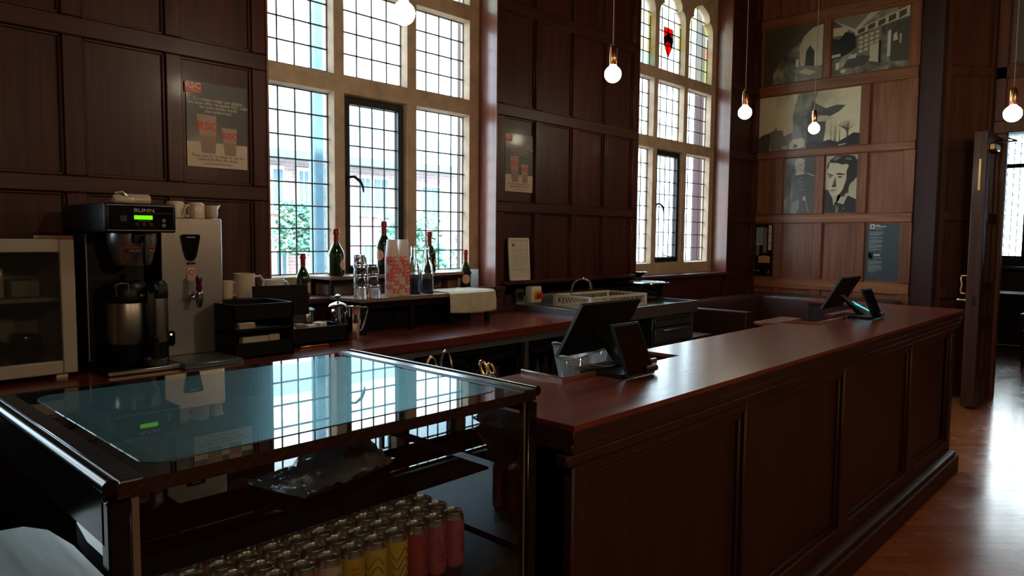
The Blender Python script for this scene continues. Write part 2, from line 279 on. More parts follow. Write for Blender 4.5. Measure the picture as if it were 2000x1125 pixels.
# rails and stiles standing proud of the panels
def grid(name, x0, x1, zs, xs, y, d, label, mv='oak_panel', mh='oak_rail_x'):
    g = MB(mh)
    for z0, z1 in zs:
        g.m(mh).box(x0, x1, y - d, y + .002, z0, z1, .006)
        g.m(mh).box(x0, x1, y - d * .45, y + .002, z1, z1 + .014, .003); g.box(x0, x1, y - d * .45, y + .002, z0 - .012, z0, .003)
    for a, c in xs:
        for (za, zb), (zc, zd) in zip(zs[:-1], zs[1:]):
            g.m(mv).box(a, c, y - d, y + .002, zb, zc, .005); g.box(a - .012, c + .012, y - d * .45, y + .002, zb, zc, .003)
    return struct(name, g, label, 'wall panelling')
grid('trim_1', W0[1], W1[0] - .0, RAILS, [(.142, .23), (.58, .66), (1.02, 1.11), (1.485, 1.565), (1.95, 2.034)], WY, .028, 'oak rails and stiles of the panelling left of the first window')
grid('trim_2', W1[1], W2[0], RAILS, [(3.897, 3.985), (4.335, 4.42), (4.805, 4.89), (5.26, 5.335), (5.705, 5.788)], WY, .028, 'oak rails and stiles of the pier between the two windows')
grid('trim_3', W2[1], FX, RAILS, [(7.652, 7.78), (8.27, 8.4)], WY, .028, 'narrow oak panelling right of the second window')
# window reveals and sills
for i, (x0, x1) in enumerate((W1, W2, W0)):
    b = MB('oak_reveal')
    b.box(x0, x0 + .012, WY - .03, 4.03, WZ[0], WZ[1]); b.box(x1 - .012, x1, WY - .03, 4.03, WZ[0], WZ[1]); b.box(x0, x1, WY - .03, 4.03, WZ[1] - .012, WZ[1])
    struct('trim_%d' % (4 + i if i < 2 else 15), b, 'polished oak reveal lining the %s window' % ('first', 'second', 'out of frame')[i], 'window reveal')
    b = MB('oak_rail_x'); b.box(x0 - .04, x1 + .04, WY - .10 if i == 0 else WY - .07, 4.04, WZ[0] - .035, WZ[0] + .002, .008)
    struct('trim_%d' % (6 + i if i < 2 else 16), b, 'oak sill board under the %s window' % ('first', 'second', 'out of frame')[i], 'window sill')
# low panel ledge and rail below the sills
b = MB('oak_rail_x'); b.box(W1[1] + .05, W2[0] - .05, WY - .075, WY - .028, 1.185, 1.215, .006); struct('trim_8', b, 'thin oak ledge under the pier panelling', 'ledge')
def arch(x0, x1, z0, z1):
    c = (x0 + x1) / 2; h = (x1 - x0) / 2; zs = z1 - .31
    half = [(1, 0), (.99, .05), (.95, .095), (.87, .13), (.77, .15), (.66, .155), (.68, .185), (.65, .22), (.56, .25), (.40, .275), (.2, .295)]
    return [(x0, z0), (x1, z0)] + [(c + h * a, zs + d) for a, d in half] + [(c, z1)] + [(c - h * a, zs + d) for a, d in reversed(half)]
def window(name, X0, label, shield):
    t = bpy.data.objects.new(name, None); COL.objects.link(t); t['kind'] = 'structure'; t['label'] = label; t['category'] = 'window'
    cols = [(X0 + .085, X0 + .548), (X0 + .652, X0 + 1.14), (X0 + 1.248, X0 + 1.735)]; rows = [(1.31, 2.465), (2.605, 3.165), (3.305, 4.10)]
    ch = .014; yf, yg, yb = 4.03, 4.09, 4.115
    bm = MB('stone'); mi = bm.idx()
    def loop(pts, y): return [bm.bm.verts.new((p[0], y, p[1])) for p in pts]
    ox0, ox1, oz0, oz1 = X0, X0 + 1.86, WZ[0], WZ[1]
    out = [(ox0, oz0), (ox1, oz0), (ox1, oz1), (ox0, oz1)]
    for y, grow in ((yf, ch), (yb, 0)):
        es = []; L0 = loop(out, y); es += [bm.bm.edges.new((L0[k], L0[(k + 1) % 4])) for k in range(4)]
        for ci, (a, c) in enumerate(cols):
            for ri, (z0, z1) in enumerate(rows):
                pts = [(a - grow, z0 - grow), (c + grow, z0 - grow), (c + grow, z1 + grow), (a - grow, z1 + grow)] if ri < 2 else arch(a - grow, c + grow, z0 - grow, z1 + grow)
                lp = loop(pts, y); es += [bm.bm.edges.new((lp[k], lp[(k + 1) % len(lp)])) for k in range(len(lp))]
        bmesh.ops.triangle_fill(bm.bm, use_beauty=True, edges=es)
    for ci, (a, c) in enumerate(cols):
        for ri, (z0, z1) in enumerate(rows):
            f = lambda g: [(a - g, z0 - g), (c + g, z0 - g), (c + g, z1 + g), (a - g, z1 + g)] if ri < 2 else arch(a - g, c + g, z0 - g, z1 + g)
            A, B, C = loop(f(ch), yf), loop(f(0), yg), loop(f(0), yb); n = len(A)
            for P, Q in ((A, B), (B, C)):
                for k in range(n): bm.bm.faces.new((P[k], P[(k + 1) % n], Q[(k + 1) % n], Q[k]))
    part('stone_frame', bm, t)
    for ci, (a, c) in enumerate(cols):
        for ri, (z0, z1) in enumerate(rows):
            cas = ri == 0 and ci == 1
            if cas:
                k = MB('iron'); w = .045
                for q in ((a, a + w, z0, z1), (c - w, c, z0, z1), (a + w, c - w, z0, z0 + w), (a + w, c - w, z1 - w, z1)): k.box(q[0], q[1], yg - .035, yg + .02, q[2], q[3], .004)
                fr = part('casement', k, t)
                k = MB('iron'); hx = a + .02; hz = 1.93 if X0 < 4 else 1.90
                k.tube([(hx, yg - .035, hz), (hx, yg - .06, hz + .012), (hx + .03, yg - .07, hz + .015), (hx + .07, yg - .075, hz - .01), (hx + .095, yg - .075, hz - .05), (hx + .10, yg - .075, hz - .085)], .007, 6, rs=[.010, .010, .009, .011, .009, .005])
                k.box(hx - .012, hx + .012, yg - .042, yg - .034, hz - .05, hz + .04, .003); part('casement_handle', k, fr)
                if X0 > 4:
                    k = MB('iron'); k.tube([(c - .02, yg - .05, z0 + .03), (c - .1, yg - .06, z0 + .045), (a + .14, yg - .08, z0 + .065), (a + .10, yg - .08, z0 + .09)], .005, 6); part('casement_stay', k, fr)
                ga, gc, g0, g1 = a + w, c - w, z0 + w, z1 - w
            else: ga, gc, g0, g1 = a, c, z0, z1
            nr = 8 if ri == 0 else (4 if ri == 1 else 6); nc = 4
            k = MB('lead'); r = .0042; k.at((0, 0, 0))
            for q in range(0, nc + 1):
                x = ga + (gc - ga) * q / nc; zt = g1
                if ri == 2: hh = abs(x - (a + c) / 2) / ((c - a) / 2); zt = g1 - (.30 if hh > .9 else (.16 if hh > .45 else 0))
                k.box(x - r, x + r, yg - .004, yg + .004, g0, zt)
            for q in range(0, nr + 1):
                z = g0 + (g1 - g0) * q / nr; e = 0
                if ri == 2 and z > g1 - .31: e = (gc - ga) * (.0 if z < g1 - .22 else (.16 if z < g1 - .1 else .3)) 
                if ri == 2 and q == nr: continue
                k.box(ga + e, gc - e, yg - .005, yg + .005, z - r, z + r)
                if q not in (0, nr) and ri == 0: k.tube([(ga, yg - .012, z), (gc, yg - .012, z)], .0042, 5)
            part('lead_cames', k, t)
            k = MB('window_glass')
            if ri < 2: k.quad((ga, yg, g0), (gc, yg, g0), (gc, yg, g1), (ga, yg, g1))
            else:
                rnd = random.Random(ci * 7 + int(X0))
                for qi in range(nc):
                    for qj in range(nr):
                        k.m(rnd.choice(['st_clear', 'st_yellow', 'st_pale', 'st_clear', 'st_pale', 'st_clear', 'st_green' if rnd.random() < .5 else 'st_pink']))
                        xa, xb = ga + (gc - ga) * qi / nc, ga + (gc - ga) * (qi + 1) / nc; za, zb = g0 + (g1 - g0) * qj / nr, g0 + (g1 - g0) * (qj + 1) / nr
                        k.quad((xa, yg, za), (xb, yg, za), (xb, yg, zb), (xa, yg, zb))
            part('leaded_panes', k, t)
            if ri == 2 and ci == 1 and shield:
                cx = (ga + gc) / 2 - .01; w = .088; zt = 3.745; k = MB('st_red')
                k.prism([(cx - w, zt), (cx - w, zt - .13), (cx - w * .72, zt - .2), (cx, zt - .30), (cx + w * .72, zt - .2), (cx + w, zt - .13), (cx + w, zt)], yg - .008, yg - .006, 'Y')
                k.m('st_blue').prism([(cx - w, zt - .19), (cx - w, zt - .11), (cx, zt - .04), (cx + w, zt - .11), (cx + w, zt - .19), (cx, zt - .125)], yg - .011, yg - .009, 'Y')
                k.m('lead')
                o_ = [(cx - w, yg - .012, zt), (cx - w, yg - .012, zt - .13), (cx - w * .72, yg - .012, zt - .2), (cx, yg - .012, zt - .30), (cx + w * .72, yg - .012, zt - .2), (cx + w, yg - .012, zt - .13), (cx + w, yg - .012, zt)]
                k.tube(o_, .004, 5, closed=True)
                for dz in (.11, .19): k.tube([(cx - w, yg - .012, zt - dz), (cx, yg - .012, zt - dz + .068), (cx + w, yg - .012, zt - dz)], .0028, 5)
                part('stained_glass_shield', k, t, 'red heraldic shield with a blue chevron')
    return t
window('window_1', W1[0], 'tall stone-mullioned leaded window behind the back bar', False)
window('window_6', W0[0], 'matching leaded window left of the frame', False)
window('window_2', W2[0], 'tall stone-mullioned leaded window with a red and blue shield, beyond the sink', True)
# far wall (faces -X)
RF = [(0.0, .12), (.98, 1.10), (1.75, 1.85), (2.51, 2.595), (3.25, 3.37), (4.02, 4.14), (4.9, 5.0)]
b = MB('oak_far')
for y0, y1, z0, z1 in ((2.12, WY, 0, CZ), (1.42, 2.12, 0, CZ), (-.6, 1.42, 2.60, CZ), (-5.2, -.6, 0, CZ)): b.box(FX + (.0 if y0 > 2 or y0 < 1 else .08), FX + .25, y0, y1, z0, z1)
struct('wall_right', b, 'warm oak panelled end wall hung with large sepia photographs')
b = MB('oak_far'); d = .028; x = FX
def rowst(z0, z1, ys):
    for a, c in ys: b.m('oak_far').box(x - d, x + .002, a, c, z0, z1, .005); b.box(x - d * .45, x + .002, a - .012, c + .012, z0, z1, .003)
for z0, z1 in RF: b.m('oak_rail_y').box(x - d, x + .002, 2.13, WY, z0, z1, .006); b.box(x - d * .45, x + .002, 2.13, WY, z1, z1 + .012, .003); b.box(x - d * .45, x + .002, 2.13, WY, z0 - .012, z0, .003)
post = [(2.125, 2.235)]; st = [(3.52, 3.612), (3.05, 3.152), (2.592, 2.69)] + post
rowst(.12, .98, st); rowst(1.10, 1.75, st); rowst(1.85, 2.51, st); rowst(2.595, 3.25, [(2.592, 2.684)] + post); rowst(3.37, 4.02, [(3.03, 3.115)] + post); rowst(4.14, 4.9, st)
struct('trim_9', b, 'warm oak rails and stiles framing the photographs on the end wall', 'wall panelling')
# splayed section beside the doorway and its dark return
A_, B_ = Vector((8.04, 1.82, 0)), Vector((8.47, 1.42, 0)); tdir = (B_ - A_).normalized(); L_ = (B_ - A_).length; rz = math.atan2(tdir.y, tdir.x)
b = MB('oak_splay'); b.at(A_, rz)
b.box(0, L_, .03, .08, 0, CZ)
for z0, z1 in [(0, .14), (.99, 1.10), (1.76, 1.845), (2.47, 2.56), (3.17, 3.26), (3.95, 4.05), (4.9, 5.0)]: b.box(.075, L_ - .09, -.0, .03, z0, z1, .005)
b.box(0, .075, -.0, .03, 0, CZ, .005); b.box(L_ - .10, L_, -.0, .03, 0, CZ, .005)
struct('trim_10', b, 'tall splayed oak panelling between the photographs and the doorway', 'wall panelling')
b = MB('bar_front'); C_ = Vector((8.41, 2.118, 0)); e = A_ - C_; b.at(C_, math.atan2(e.y, e.x)); b.box(0, e.length - .0, -.02, .02, 0, CZ); struct('trim_11', b, 'dark return beside the photograph wall', 'wall return')
b = MB('oak_splay')
b.box(8.37, 8.47, 1.335, 1.42, 0, 2.60, .006); b.box(8.37, 8.47, -.6, -.5, 0, 2.60, .006); b.box(8.36, 8.47, -.6, 1.45, 2.60, 2.72, .006); b.box(8.37, 8.40, -.6, 1.45, 3.12, 3.24, .006); b.box(8.37, 8.40, 1.36, 1.45, 2.72, CZ, .006); b.box(8.375, 8.40, .55, .65, 2.72, 3.12, .006)
struct('trim_12', b, 'oak door casing and header of the doorway to the next room', 'door casing')
b = MB('tile_grey'); b.box(8.372, 8.40, -.5, 1.34, 3.26, 4.8, .004); struct('trim_13', b, 'flat grey-brown panel above the doorway', 'wall panel')
# other walls, next room
b = MB('oak_panel'); b.box(-3.4, -3.2, -5.2, 4.3, 0, CZ); struct('wall_left', b, 'dark oak wall behind the camera on the left')
b = MB('oak_panel')
b.box(-3.2, 14.4, -5.4, -5.2, 0, CZ)
struct('wall_front', b, 'dark oak wall behind the camera')
b = MB('bar_front')
b.box(8.65, 14.4, 3.2, 3.3, 0, CZ); b.box(8.65, 14.4, -2.6, -2.5, 0, CZ)
for y0, y1, z0, z1 in ((2.36, 3.2, 0, CZ), (-2.5, .92, 0, CZ), (.92, 2.36, 0, 1.24), (.92, 2.36, 3.34, CZ)): b.box(14.1, 14.4, y0, y1, z0, z1)
struct('wall_far', b, 'dark walls of the room beyond the doorway')
t = bpy.data.objects.new('window_3', None); COL.objects.link(t); t['kind'] = 'structure'; t['label'] = 'bright leaded window seen through the doorway'; t['category'] = 'window'
k = MB('dark_grey')
for y0, y1 in ((.92, .98), (1.40, 1.48), (1.88, 1.96), (2.30, 2.36)): k.box(14.05, 14.15, y0, y1, 1.24, 3.34)
for z0, z1 in ((1.24, 1.32), (3.26, 3.34), (2.74, 2.80)): k.box(14.05, 14.15, .92, 2.36, z0, z1)
part('window_frame', k, t)
k = MB('lead')
for y0, y1 in ((.98, 1.40), (1.48, 1.88), (1.96, 2.30)):
    for q in range(1, 4): yy = y0 + (y1 - y0) * q / 4; k.box(14.095, 14.105, yy - .005, yy + .005, 1.3, 3.3)
    for q in range(1, 12): k.box(14.095, 14.105, y0, y1, 1.32 + .165 * q - .005, 1.32 + .165 * q + .005)
part('lead_cames', k, t)
k = MB('window_glass'); k.quad((14.1, .95, 1.3), (14.1, 2.33, 1.3), (14.1, 2.33, 3.3), (14.1, .95, 3.3)); part('leaded_panes', k, t)
b = MB('case_rail'); b.box(13.85, 14.1, .6, 2.7, 1.10, 1.15, .01); struct('trim_14', b, 'glossy window sill in the next room', 'window sill')
# heavy door standing open
t = thing('panelled_door', 'heavy oak door standing open at the doorway right of the bar', 'door', (8.36, 1.38, 0), 0); t['kind'] = 'structure'
o_ = (8.36, 1.38, 0); k = MB('oak_door', o_); X0, X1, Y0, Y1 = 7.66, 8.36, 1.36, 1.47
k.box(X0 + .02, X1 - .02, Y0 + .03, Y1 - .03, .02, 2.55)
for q in ((X0, X0 + .11), (X1 - .11, X1), (8.0, 8.06)): k.box(q[0], q[1], Y0, Y1, .02, 2.55, .005)
for q in ((.02, .28), (.74, .86), (1.06, 1.16), (1.72, 1.82), (2.44, 2.55)): k.box(X0 + .005, X1 - .005, Y0 + .004, Y1 - .004, q[0], q[1], .004)
part('door_leaf', k, t)
k = MB('brass', o_); k.tube([(X0 + .06, Y1, 1.235), (X0 + .06, Y1 + .05, 1.235), (X0 + .06, Y1 + .055, 1.20), (X0 + .06, Y1 + .045, 1.15), (X0 + .06, Y1 + .055, 1.10), (X0 + .06, Y1 + .05, 1.07), (X0 + .06, Y1, 1.07)], .008, 8); part('pull_handle', k, t)
k = MB('brass', o_); k.tube([(X0 + .05, Y1, 1.01), (X0 + .05, Y1 + .06, 1.01), (X0 + .06, Y1 + .075, 1.01), (X0 + .13, Y1 + .075, 1.005)], .009, 8); k.cyl(X0 + .05, 1.01, Y1, Y1 + .01, .022, 16, 'Y'); part('lever_handle', k, t)
k = MB('brass', o_); k.box(X0 - .003, X0 + .003, Y0 + .045, Y0 + .062, 2.02, 2.30, .001); k.m('iron').box(X0 - .002, X0 + .002, Y0 + .03, Y0 + .06, .96, 1.05); part('flush_bolt', k, t)
k = MB('brass', o_); k.box(X0 + .05, X0 + .28, Y0 - .05, Y0, 2.38, 2.44, .008); k.tube([(X0 + .15, Y0 - .05, 2.45), (X0 + .35, Y0 - .16, 2.48), (X1, Y0 - .02, 2.56)], .008, 6); part('door_closer', k, t)
# dark bench and chair in the next room
t = thing('sideboard', 'dark low sideboard under the window of the next room', 'sideboard', (12.6, 1.7, 0))
k = MB('black_gloss'); k.box(-.3, .3, -.9, .55, .08, .78, .01); k.m('case_rail').box(-.33, .33, -.93, .58, .78, .81, .008); part('cabinet_body', k, t)
for y in (-.85, .5):
    for x in (-.25, .25): k = MB('black'); k.box(x - .03, x + .03, y - .03, y + .03, 0, .08); part('foot', k, t)
t = thing('leather_armchair', 'black armchair in the room beyond the doorway', 'chair', (11.0, 1.15, 0))
k = MB('black'); k.box(-.28, .28, -.3, .3, .36, .46, .03, 2); part('seat', k, t)
k = MB('black'); k.box(.22, .30, -.3, .3, .44, .92, .03, 2); part('backrest', k, t)
for x in (-.25, .25):
    for y in (-.27, .27): k = MB('black'); k.cyl(x, y, 0, .37, .02, 10, r2=.025); part('leg', k, t)
for y in (-.3, .3): k = MB('case_rail'); k.box(-.27, .27, y - .03, y + .03, .62, .66, .012); k.m('black').box(-.27, -.23, y - .02, y + .02, .44, .62); part('armrest', k, t)
# ---------------------------------------------------------------- exterior
b = MB('paving'); b.box(-25, 60, 4.9, 70, -.75, -.7); struct('ground', b, 'pale paving outside the windows', 'ground')
EY = 14.0
t = thing('brick_house', 'red brick house with slate roof and white windows outside the first window', 'house', (9, EY, -.7))
o_ = (9, EY, -.7); k = MB('brick', o_); k.box(4.5, 12.9, EY, EY + 5, -.7, 3.30); part('wall', k, t)
k = MB('slate', o_); k.prism([(EY - .4, 3.22), (EY + 2.7, 4.95), (EY + 5.4, 3.22)], 4.0, 13.3, 'X'); part('roof', k, t)
k = MB('pole_blue', o_); k.box(4.0, 13.3, EY - .46, EY - .28, 3.12, 3.30); part('gutter', k, t)
for i, (xa, xb, za, zb) in enumerate(((7.45, 7.75, 2.0, 3.0), (8.05, 8.35, 1.7, 3.0), (9.62, 9.95, 2.0, 2.95), (10.0, 10.45, 2.0, 2.95), (11.45, 12.1, 1.9, 2.85), (7.5, 7.8, .2, 1.3), (11.3, 12.3, .2, 1.35), (9.7, 10.0, .4, 1.4))):
    k = MB('render_white', o_); k.box(xa, xb, EY - .08, EY, za, zb); k.m('pole_blue'); n = 2
    w_ = part('window', k, t); k = MB('pole_blue', o_)
    for q in range(n): k.box(xa + .05 + (xb - xa - .05) * q / n, xa + (xb - xa - .05) * (q + 1) / n, EY - .10, EY - .075, za + .08, zb - .08)
    part('window_pane', k, w_)
t = thing('gabled_house', 'distant brick gabled house glimpsed through the second window', 'house', (23, EY + 1, -.7)); o_ = (23, EY + 1, -.7)
k = MB('brick', o_); k.box(21, 22.6, EY + 1, EY + 5, -.7, 2.7); part('wall', k, t); k = MB('slate', o_); k.prism([(EY + .7, 2.65), (EY + 3, 3.9), (EY + 5.3, 2.65)], 20.8, 22.8, 'X'); part('roof', k, t)
k = MB('stone', (8.0, 11.4, -.7)); k.box(7.0 - .18, 7.0 + .16, 11.0, 11.4, -.7, 1.55); k.box(7.0 - .1, 7.0 + .1, 11.05, 11.35, 1.55, 3.0); solo('stone_pier', k, 'pale stone gate pier outside the first window', 'pier', (8.0, 11.4, -.7))
k = MB('pole_blue', (4.42, 7.2, -.7)); p0 = P3(622, 430, 1, 7.2); k.box(p0.x - .075, p0.x + .055, 7.15, 7.28, -.7, 6.5, .02); k.m('slate').box(p0.x + .06, p0.x + .10, 7.18, 7.24, -.7, 6.5); solo('drainpipe_post', k, 'tall blue-grey post standing outside the first window', 'post', (4.42, 7.2, -.7))
def bush(name, cx, cy, z0, z1, rx, ry, n, label, seed, group=None):
    rnd = random.Random(seed); k = MB('leaf', (cx, cy, z0))
    for i in range(n):
        a = rnd.uniform(0, 6.28); q = math.sqrt(rnd.random()); hz = rnd.random(); w = math.sin(min(1, hz * 1.2 + .15) * 2.6) * .5 + .5
        p = Vector((cx + rx * q * w * math.cos(a), cy + ry * q * w * math.sin(a), z0 + (z1 - z0) * hz)); s = rnd.uniform(.05, .12); u = Vector((rnd.uniform(-1, 1), rnd.uniform(-1, 1), rnd.uniform(-.6, .6))).normalized(); v = u.orthogonal().normalized()
        k.m('leaf' if rnd.random() < .6 else 'leaf_light').quad(p - u * s, p - v * s * .5, p + u * s, p + v * s * .5)
    k.m('pole_blue').tube([(cx, cy, z0), (cx + .05, cy, z0 + (z1 - z0) * .5), (cx - .03, cy, z0 + (z1 - z0) * .8)], .04, 6)
    return solo(name, k, label, 'shrub', (cx, cy, z0), 0, group)
bush('climbing_shrub', 7.9, 13.4, 1.15, 2.25, .75, .35, 900, 'climbing shrub on the brick house, seen through the left light', 1)
bush('garden_shrub', 9.75, 12.2, -.7, 2.0, 1.1, .5, 2200, 'large green shrub outside the casement light', 2)
bush('garden_shrub', 11.95, 12.4, -.2, 2.0, .95, .4, 1600, 'green shrub outside the right light of the first window', 3)
# ---------------------------------------------------------------- bar counter
BX0, BX1 = 1.354, 5.55
t = thing('bar_counter', 'long dark mahogany bar counter with panelled front and polished red-brown top', 'bar counter', (3.4, 1.3, 0)); o_ = (3.4, 1.3, 0)
k = MB('bar_top', o_)
poly = [(BX0, 1.065), (BX1, 1.062), (5.62, 1.69), (5.62, 2.05), (5.34, 2.05), (5.34, 1.61), (4.52, 1.61), (4.52, 1.45), (3.955, 1.44), (3.955, 1.61), (2.48, 1.61), (2.48, 1.43), (1.765, 1.43), (1.765, 1.615), (BX0, 1.615)]
k.prism(poly, 1.086, 1.10, 'Z'); part('worktop', k, t)
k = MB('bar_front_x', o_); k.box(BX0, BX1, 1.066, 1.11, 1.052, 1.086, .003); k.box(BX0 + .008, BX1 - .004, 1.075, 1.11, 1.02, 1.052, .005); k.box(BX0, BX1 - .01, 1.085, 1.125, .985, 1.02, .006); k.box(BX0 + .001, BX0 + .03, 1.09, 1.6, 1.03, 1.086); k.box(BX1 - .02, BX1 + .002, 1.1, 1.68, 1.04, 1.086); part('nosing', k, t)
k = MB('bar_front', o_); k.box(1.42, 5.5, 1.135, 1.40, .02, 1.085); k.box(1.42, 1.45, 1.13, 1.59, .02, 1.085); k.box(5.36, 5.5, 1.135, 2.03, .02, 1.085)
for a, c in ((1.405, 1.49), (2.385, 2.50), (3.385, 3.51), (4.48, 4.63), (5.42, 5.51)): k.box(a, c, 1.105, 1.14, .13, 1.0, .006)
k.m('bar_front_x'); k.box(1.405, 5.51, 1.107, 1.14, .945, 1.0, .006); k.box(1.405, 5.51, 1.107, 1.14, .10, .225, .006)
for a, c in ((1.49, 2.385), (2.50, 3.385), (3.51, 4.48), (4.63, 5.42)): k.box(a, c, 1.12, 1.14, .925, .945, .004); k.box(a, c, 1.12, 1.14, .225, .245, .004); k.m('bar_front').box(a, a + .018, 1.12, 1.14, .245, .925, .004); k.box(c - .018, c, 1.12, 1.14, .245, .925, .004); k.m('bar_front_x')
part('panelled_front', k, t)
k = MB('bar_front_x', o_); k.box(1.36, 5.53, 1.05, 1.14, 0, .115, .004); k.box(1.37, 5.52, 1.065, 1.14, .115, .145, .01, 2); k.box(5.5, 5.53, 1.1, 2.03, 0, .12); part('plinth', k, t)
for i, pts in enumerate((((1.775, 1.62), (1.757, 1.43), (2.30, 1.43)), ((3.90, 1.62), (3.94, 1.44), (4.50, 1.45)))):
    k = MB('lip_wood', o_)
    for (xa, ya), (xb, yb) in zip(pts[:-1], pts[1:]):
        v = Vector((xb - xa, yb - ya)); k.at((xa, ya, 0), math.atan2(v.y, v.x)); k.box(-.006, v.length + .006, -.007, .007, 1.09, 1.112, .003)
    part('notch_lip', k, t, 'reddish wooden lip edging the cut-out')
k = MB('dark_grey', o_); k.box(1.46, 5.3, 1.40, 1.60, .86, .88); k.box(1.46, 5.3, 1.45, 1.6, .3, .32); part('under_shelf', k, t)
k = MB('lip_wood', (4.0, 1.68, 1.07)); k.box(3.815, 4.185, 1.62, 1.742, 1.082, 1.10, .003); k.m('bar_front').box(3.83, 3.86, 1.61, 1.64, 1.04, 1.085); k.box(4.14, 4.17, 1.61, 1.64, 1.04, 1.085); solo('flap_shelf', k, 'small wooden flap shelf on the far back edge of the bar', 'shelf', (4.0, 1.68, 1.07))
# ---------------------------------------------------------------- back counter
CT = .98; CY = 3.04
t = thing('back_counter', 'long red-brown wooden back counter under the windows', 'counter', (1.8, 3.45, 0)); o_ = (1.8, 3.45, 0)
k = MB('bar_top', o_); k.prism([(-1.2, CY + .03), (2.6, CY - .02), (4.13, CY + .055), (4.10, WY - .03), (-1.2, WY - .03)], CT - .045, CT, 'Z'); part('worktop', k, t)
k = MB('steel_dull', o_); k.box(-1.2, 4.1, CY + .06, CY + .09, CT - .10, CT - .045)
part('steel_rail', k, t)
for x in (-1.1, .4, 1.5, 2.47, 3.42): k = MB('mid_grey', o_); k.box(x - .018, x + .018, CY + .05, CY + .09, .02, CT - .1); part('upright', k, t)
k = MB('black', o_); k.box(-1.2, 4.1, 3.6, 3.83, .02, CT - .05); k.box(-1.2, 4.1, CY + .09, 3.6, .05, .09); part('back_board', k, t)
k = MB('oak_rail_x', o_); k.box(-1.2, 4.1, WY - .06, WY - .03, CT, CT + .05, .004); part('upstand', k, t)
# undercounter bottle fridges
for i, (xa, xb) in enumerate(((1.52, 2.45), (2.49, 3.40), (3.44, 4.08))):
    t = thing('bottle_fridge', ['black bottle fridge under the counter behind the display case', 'black bottle fridge under the counter with clear bottles inside', 'black bottle fridge under the counter nearest the sink'][i], 'fridge', ((xa + xb) / 2, 3.35, .09))
    o_ = ((xa + xb) / 2, 3.35, .09); k = MB('black_matt', o_); k.box(xa, xb, 3.56, 3.59, .09, .86); k.box(xa, xa + .015, 3.14, 3.58, .09, .86); k.box(xb - .015, xb, 3.14, 3.58, .09, .86); k.box(xa, xb, 3.14, 3.58, .84, .86); k.box(xa, xb, 3.14, 3.58, .09, .12); k.box(xa + .02, xb - .02, 3.16, 3.55, .46, .465); part('cabinet', k, t)
    mid = (xa + xb) / 2; k = MB('black', o_)
    for a, c in ((xa + .01, mid - .005), (mid + .005, xb - .01)):
        k = MB('black', o_)
        for q in ((a, a + .035, .13, .83), (c - .035, c, .13, .83), (a, c, .13, .17), (a, c, .79, .83)): k.box(q[0], q[1], 3.115, 3.14, q[2], q[3], .002)
        d_ = part('door', k, t); k = MB('case_glass', o_); k.quad((a + .03, 3.13, .16), (c - .03, 3.13, .16), (c - .03, 3.13, .8), (a + .03, 3.13, .8)); part('door_glass', k, d_)
        k = MB('mid_grey', o_); hx = c - .02 if a == xa + .01 else a + .02; k.tube([(hx, 3.115, .62), (hx, 3.09, .61), (hx, 3.09, .52), (hx, 3.115, .51)], .006, 6); part('handle', k, d_)
def minerals(i, x, y, z, kind, lab):
    k = MB('clear_plastic' if kind == 0 else ('green_glass' if kind == 1 else 'dark_grey')); k.lathe([(.03, 0), (.034, .01), (.034, .14), (.03, .17), (.013, .215), (.012, .235)], 14)
    k.m(['steel_dull', 'gold', 'foil_red'][kind]).lathe([(.0135, .235), (.0135, .25)], 12); k.m('paper' if kind else 'mid_grey').lathe([(.0347, .06), (.0347, .12)], 14, cap=False)
    solo('drink_bottle', k, lab, 'bottle', (x, y, z), 0, 'bottles inside the undercounter fridges')
nm = ['clear', 'green', 'dark']; n = 0; ordn = ['first', 'second', 'third', 'fourth', 'fifth', 'sixth', 'seventh', 'eighth', 'ninth', 'tenth', 'eleventh', 'twelfth', 'thirteenth', 'fourteenth']
for i in range(9): minerals(n, 2.56 + i * .092, 3.24, .467, 0 if i < 4 else (1 if i < 6 else 2), '%s bottle on the middle undercounter fridge shelf, %s from the left' % (nm[0 if i < 4 else (1 if i < 6 else 2)], ordn[i]))
for i in range(6): minerals(n, 3.51 + i * .092, 3.24, .467, i % 3, '%s bottle in the undercounter fridge nearest the sink, %s from the left' % (nm[i % 3], ordn[i]))
# ---------------------------------------------------------------- display case
CX0, CX1, CY0, CY1, CH = .342, 1.305, 1.14, 1.935, 1.19
t = thing('display_case', 'black framed glass display fridge with a glossy top, next to the bar', 'display case', (.82, 1.54, 0)); o_ = (.82, 1.54, 0)
k = MB('case_black', o_); p = .034
for x in (CX0, CX1 - p):
    for y in (CY0, CY1 - p): k.box(x, x + p, y, y + p, .05, CH - .03, .004)
k.box(CX0, CX1, CY0, CY0 + .03, .60, .72, .004); k.box(CX0, CX1, CY0, CY1, .05, .70)
k.box(CX0, CX0 + .018, CY0 + .02, CY1 - .02, 1.09, CH - .02); k.box(CX1 - .018, CX1, CY0 + .02, CY1 - .02, 1.13, CH - .02); k.box(CX0, CX1, CY1 - .02, CY1, 1.10, CH - .02)
part('frame', k, t)
k = MB('case_glass', o_); k.quad((CX0 + p, CY1 - .01, .72), (CX1 - p, CY1 - .01, .72), (CX1 - p, CY1 - .01, 1.10), (CX0 + p, CY1 - .01, 1.10)); part('rear_glass', k, t)
k = MB('case_border', o_)
for q in ((CX0 + .012, CX1 - .012, CY0 - .004, CY0 + .075), (CX0 + .012, CX1 - .012, CY1 - .08, CY1), (CX0 + .012, CX0 + .10, CY0 + .075, CY1 - .08), (CX1 - .10, CX1 - .012, CY0 + .075, CY1 - .08)): k.box(q[0], q[1], q[2], q[3], CH - .026 if q[3] < CY0 + .08 else CH - .008, CH - .002)
part('top_frame', k, t)
k = MB('case_top', o_); r = .04; xa, xb, ya, yb = CX0 + .075, CX1 - .075, CY0 + .055, CY1 - .06; pts = []
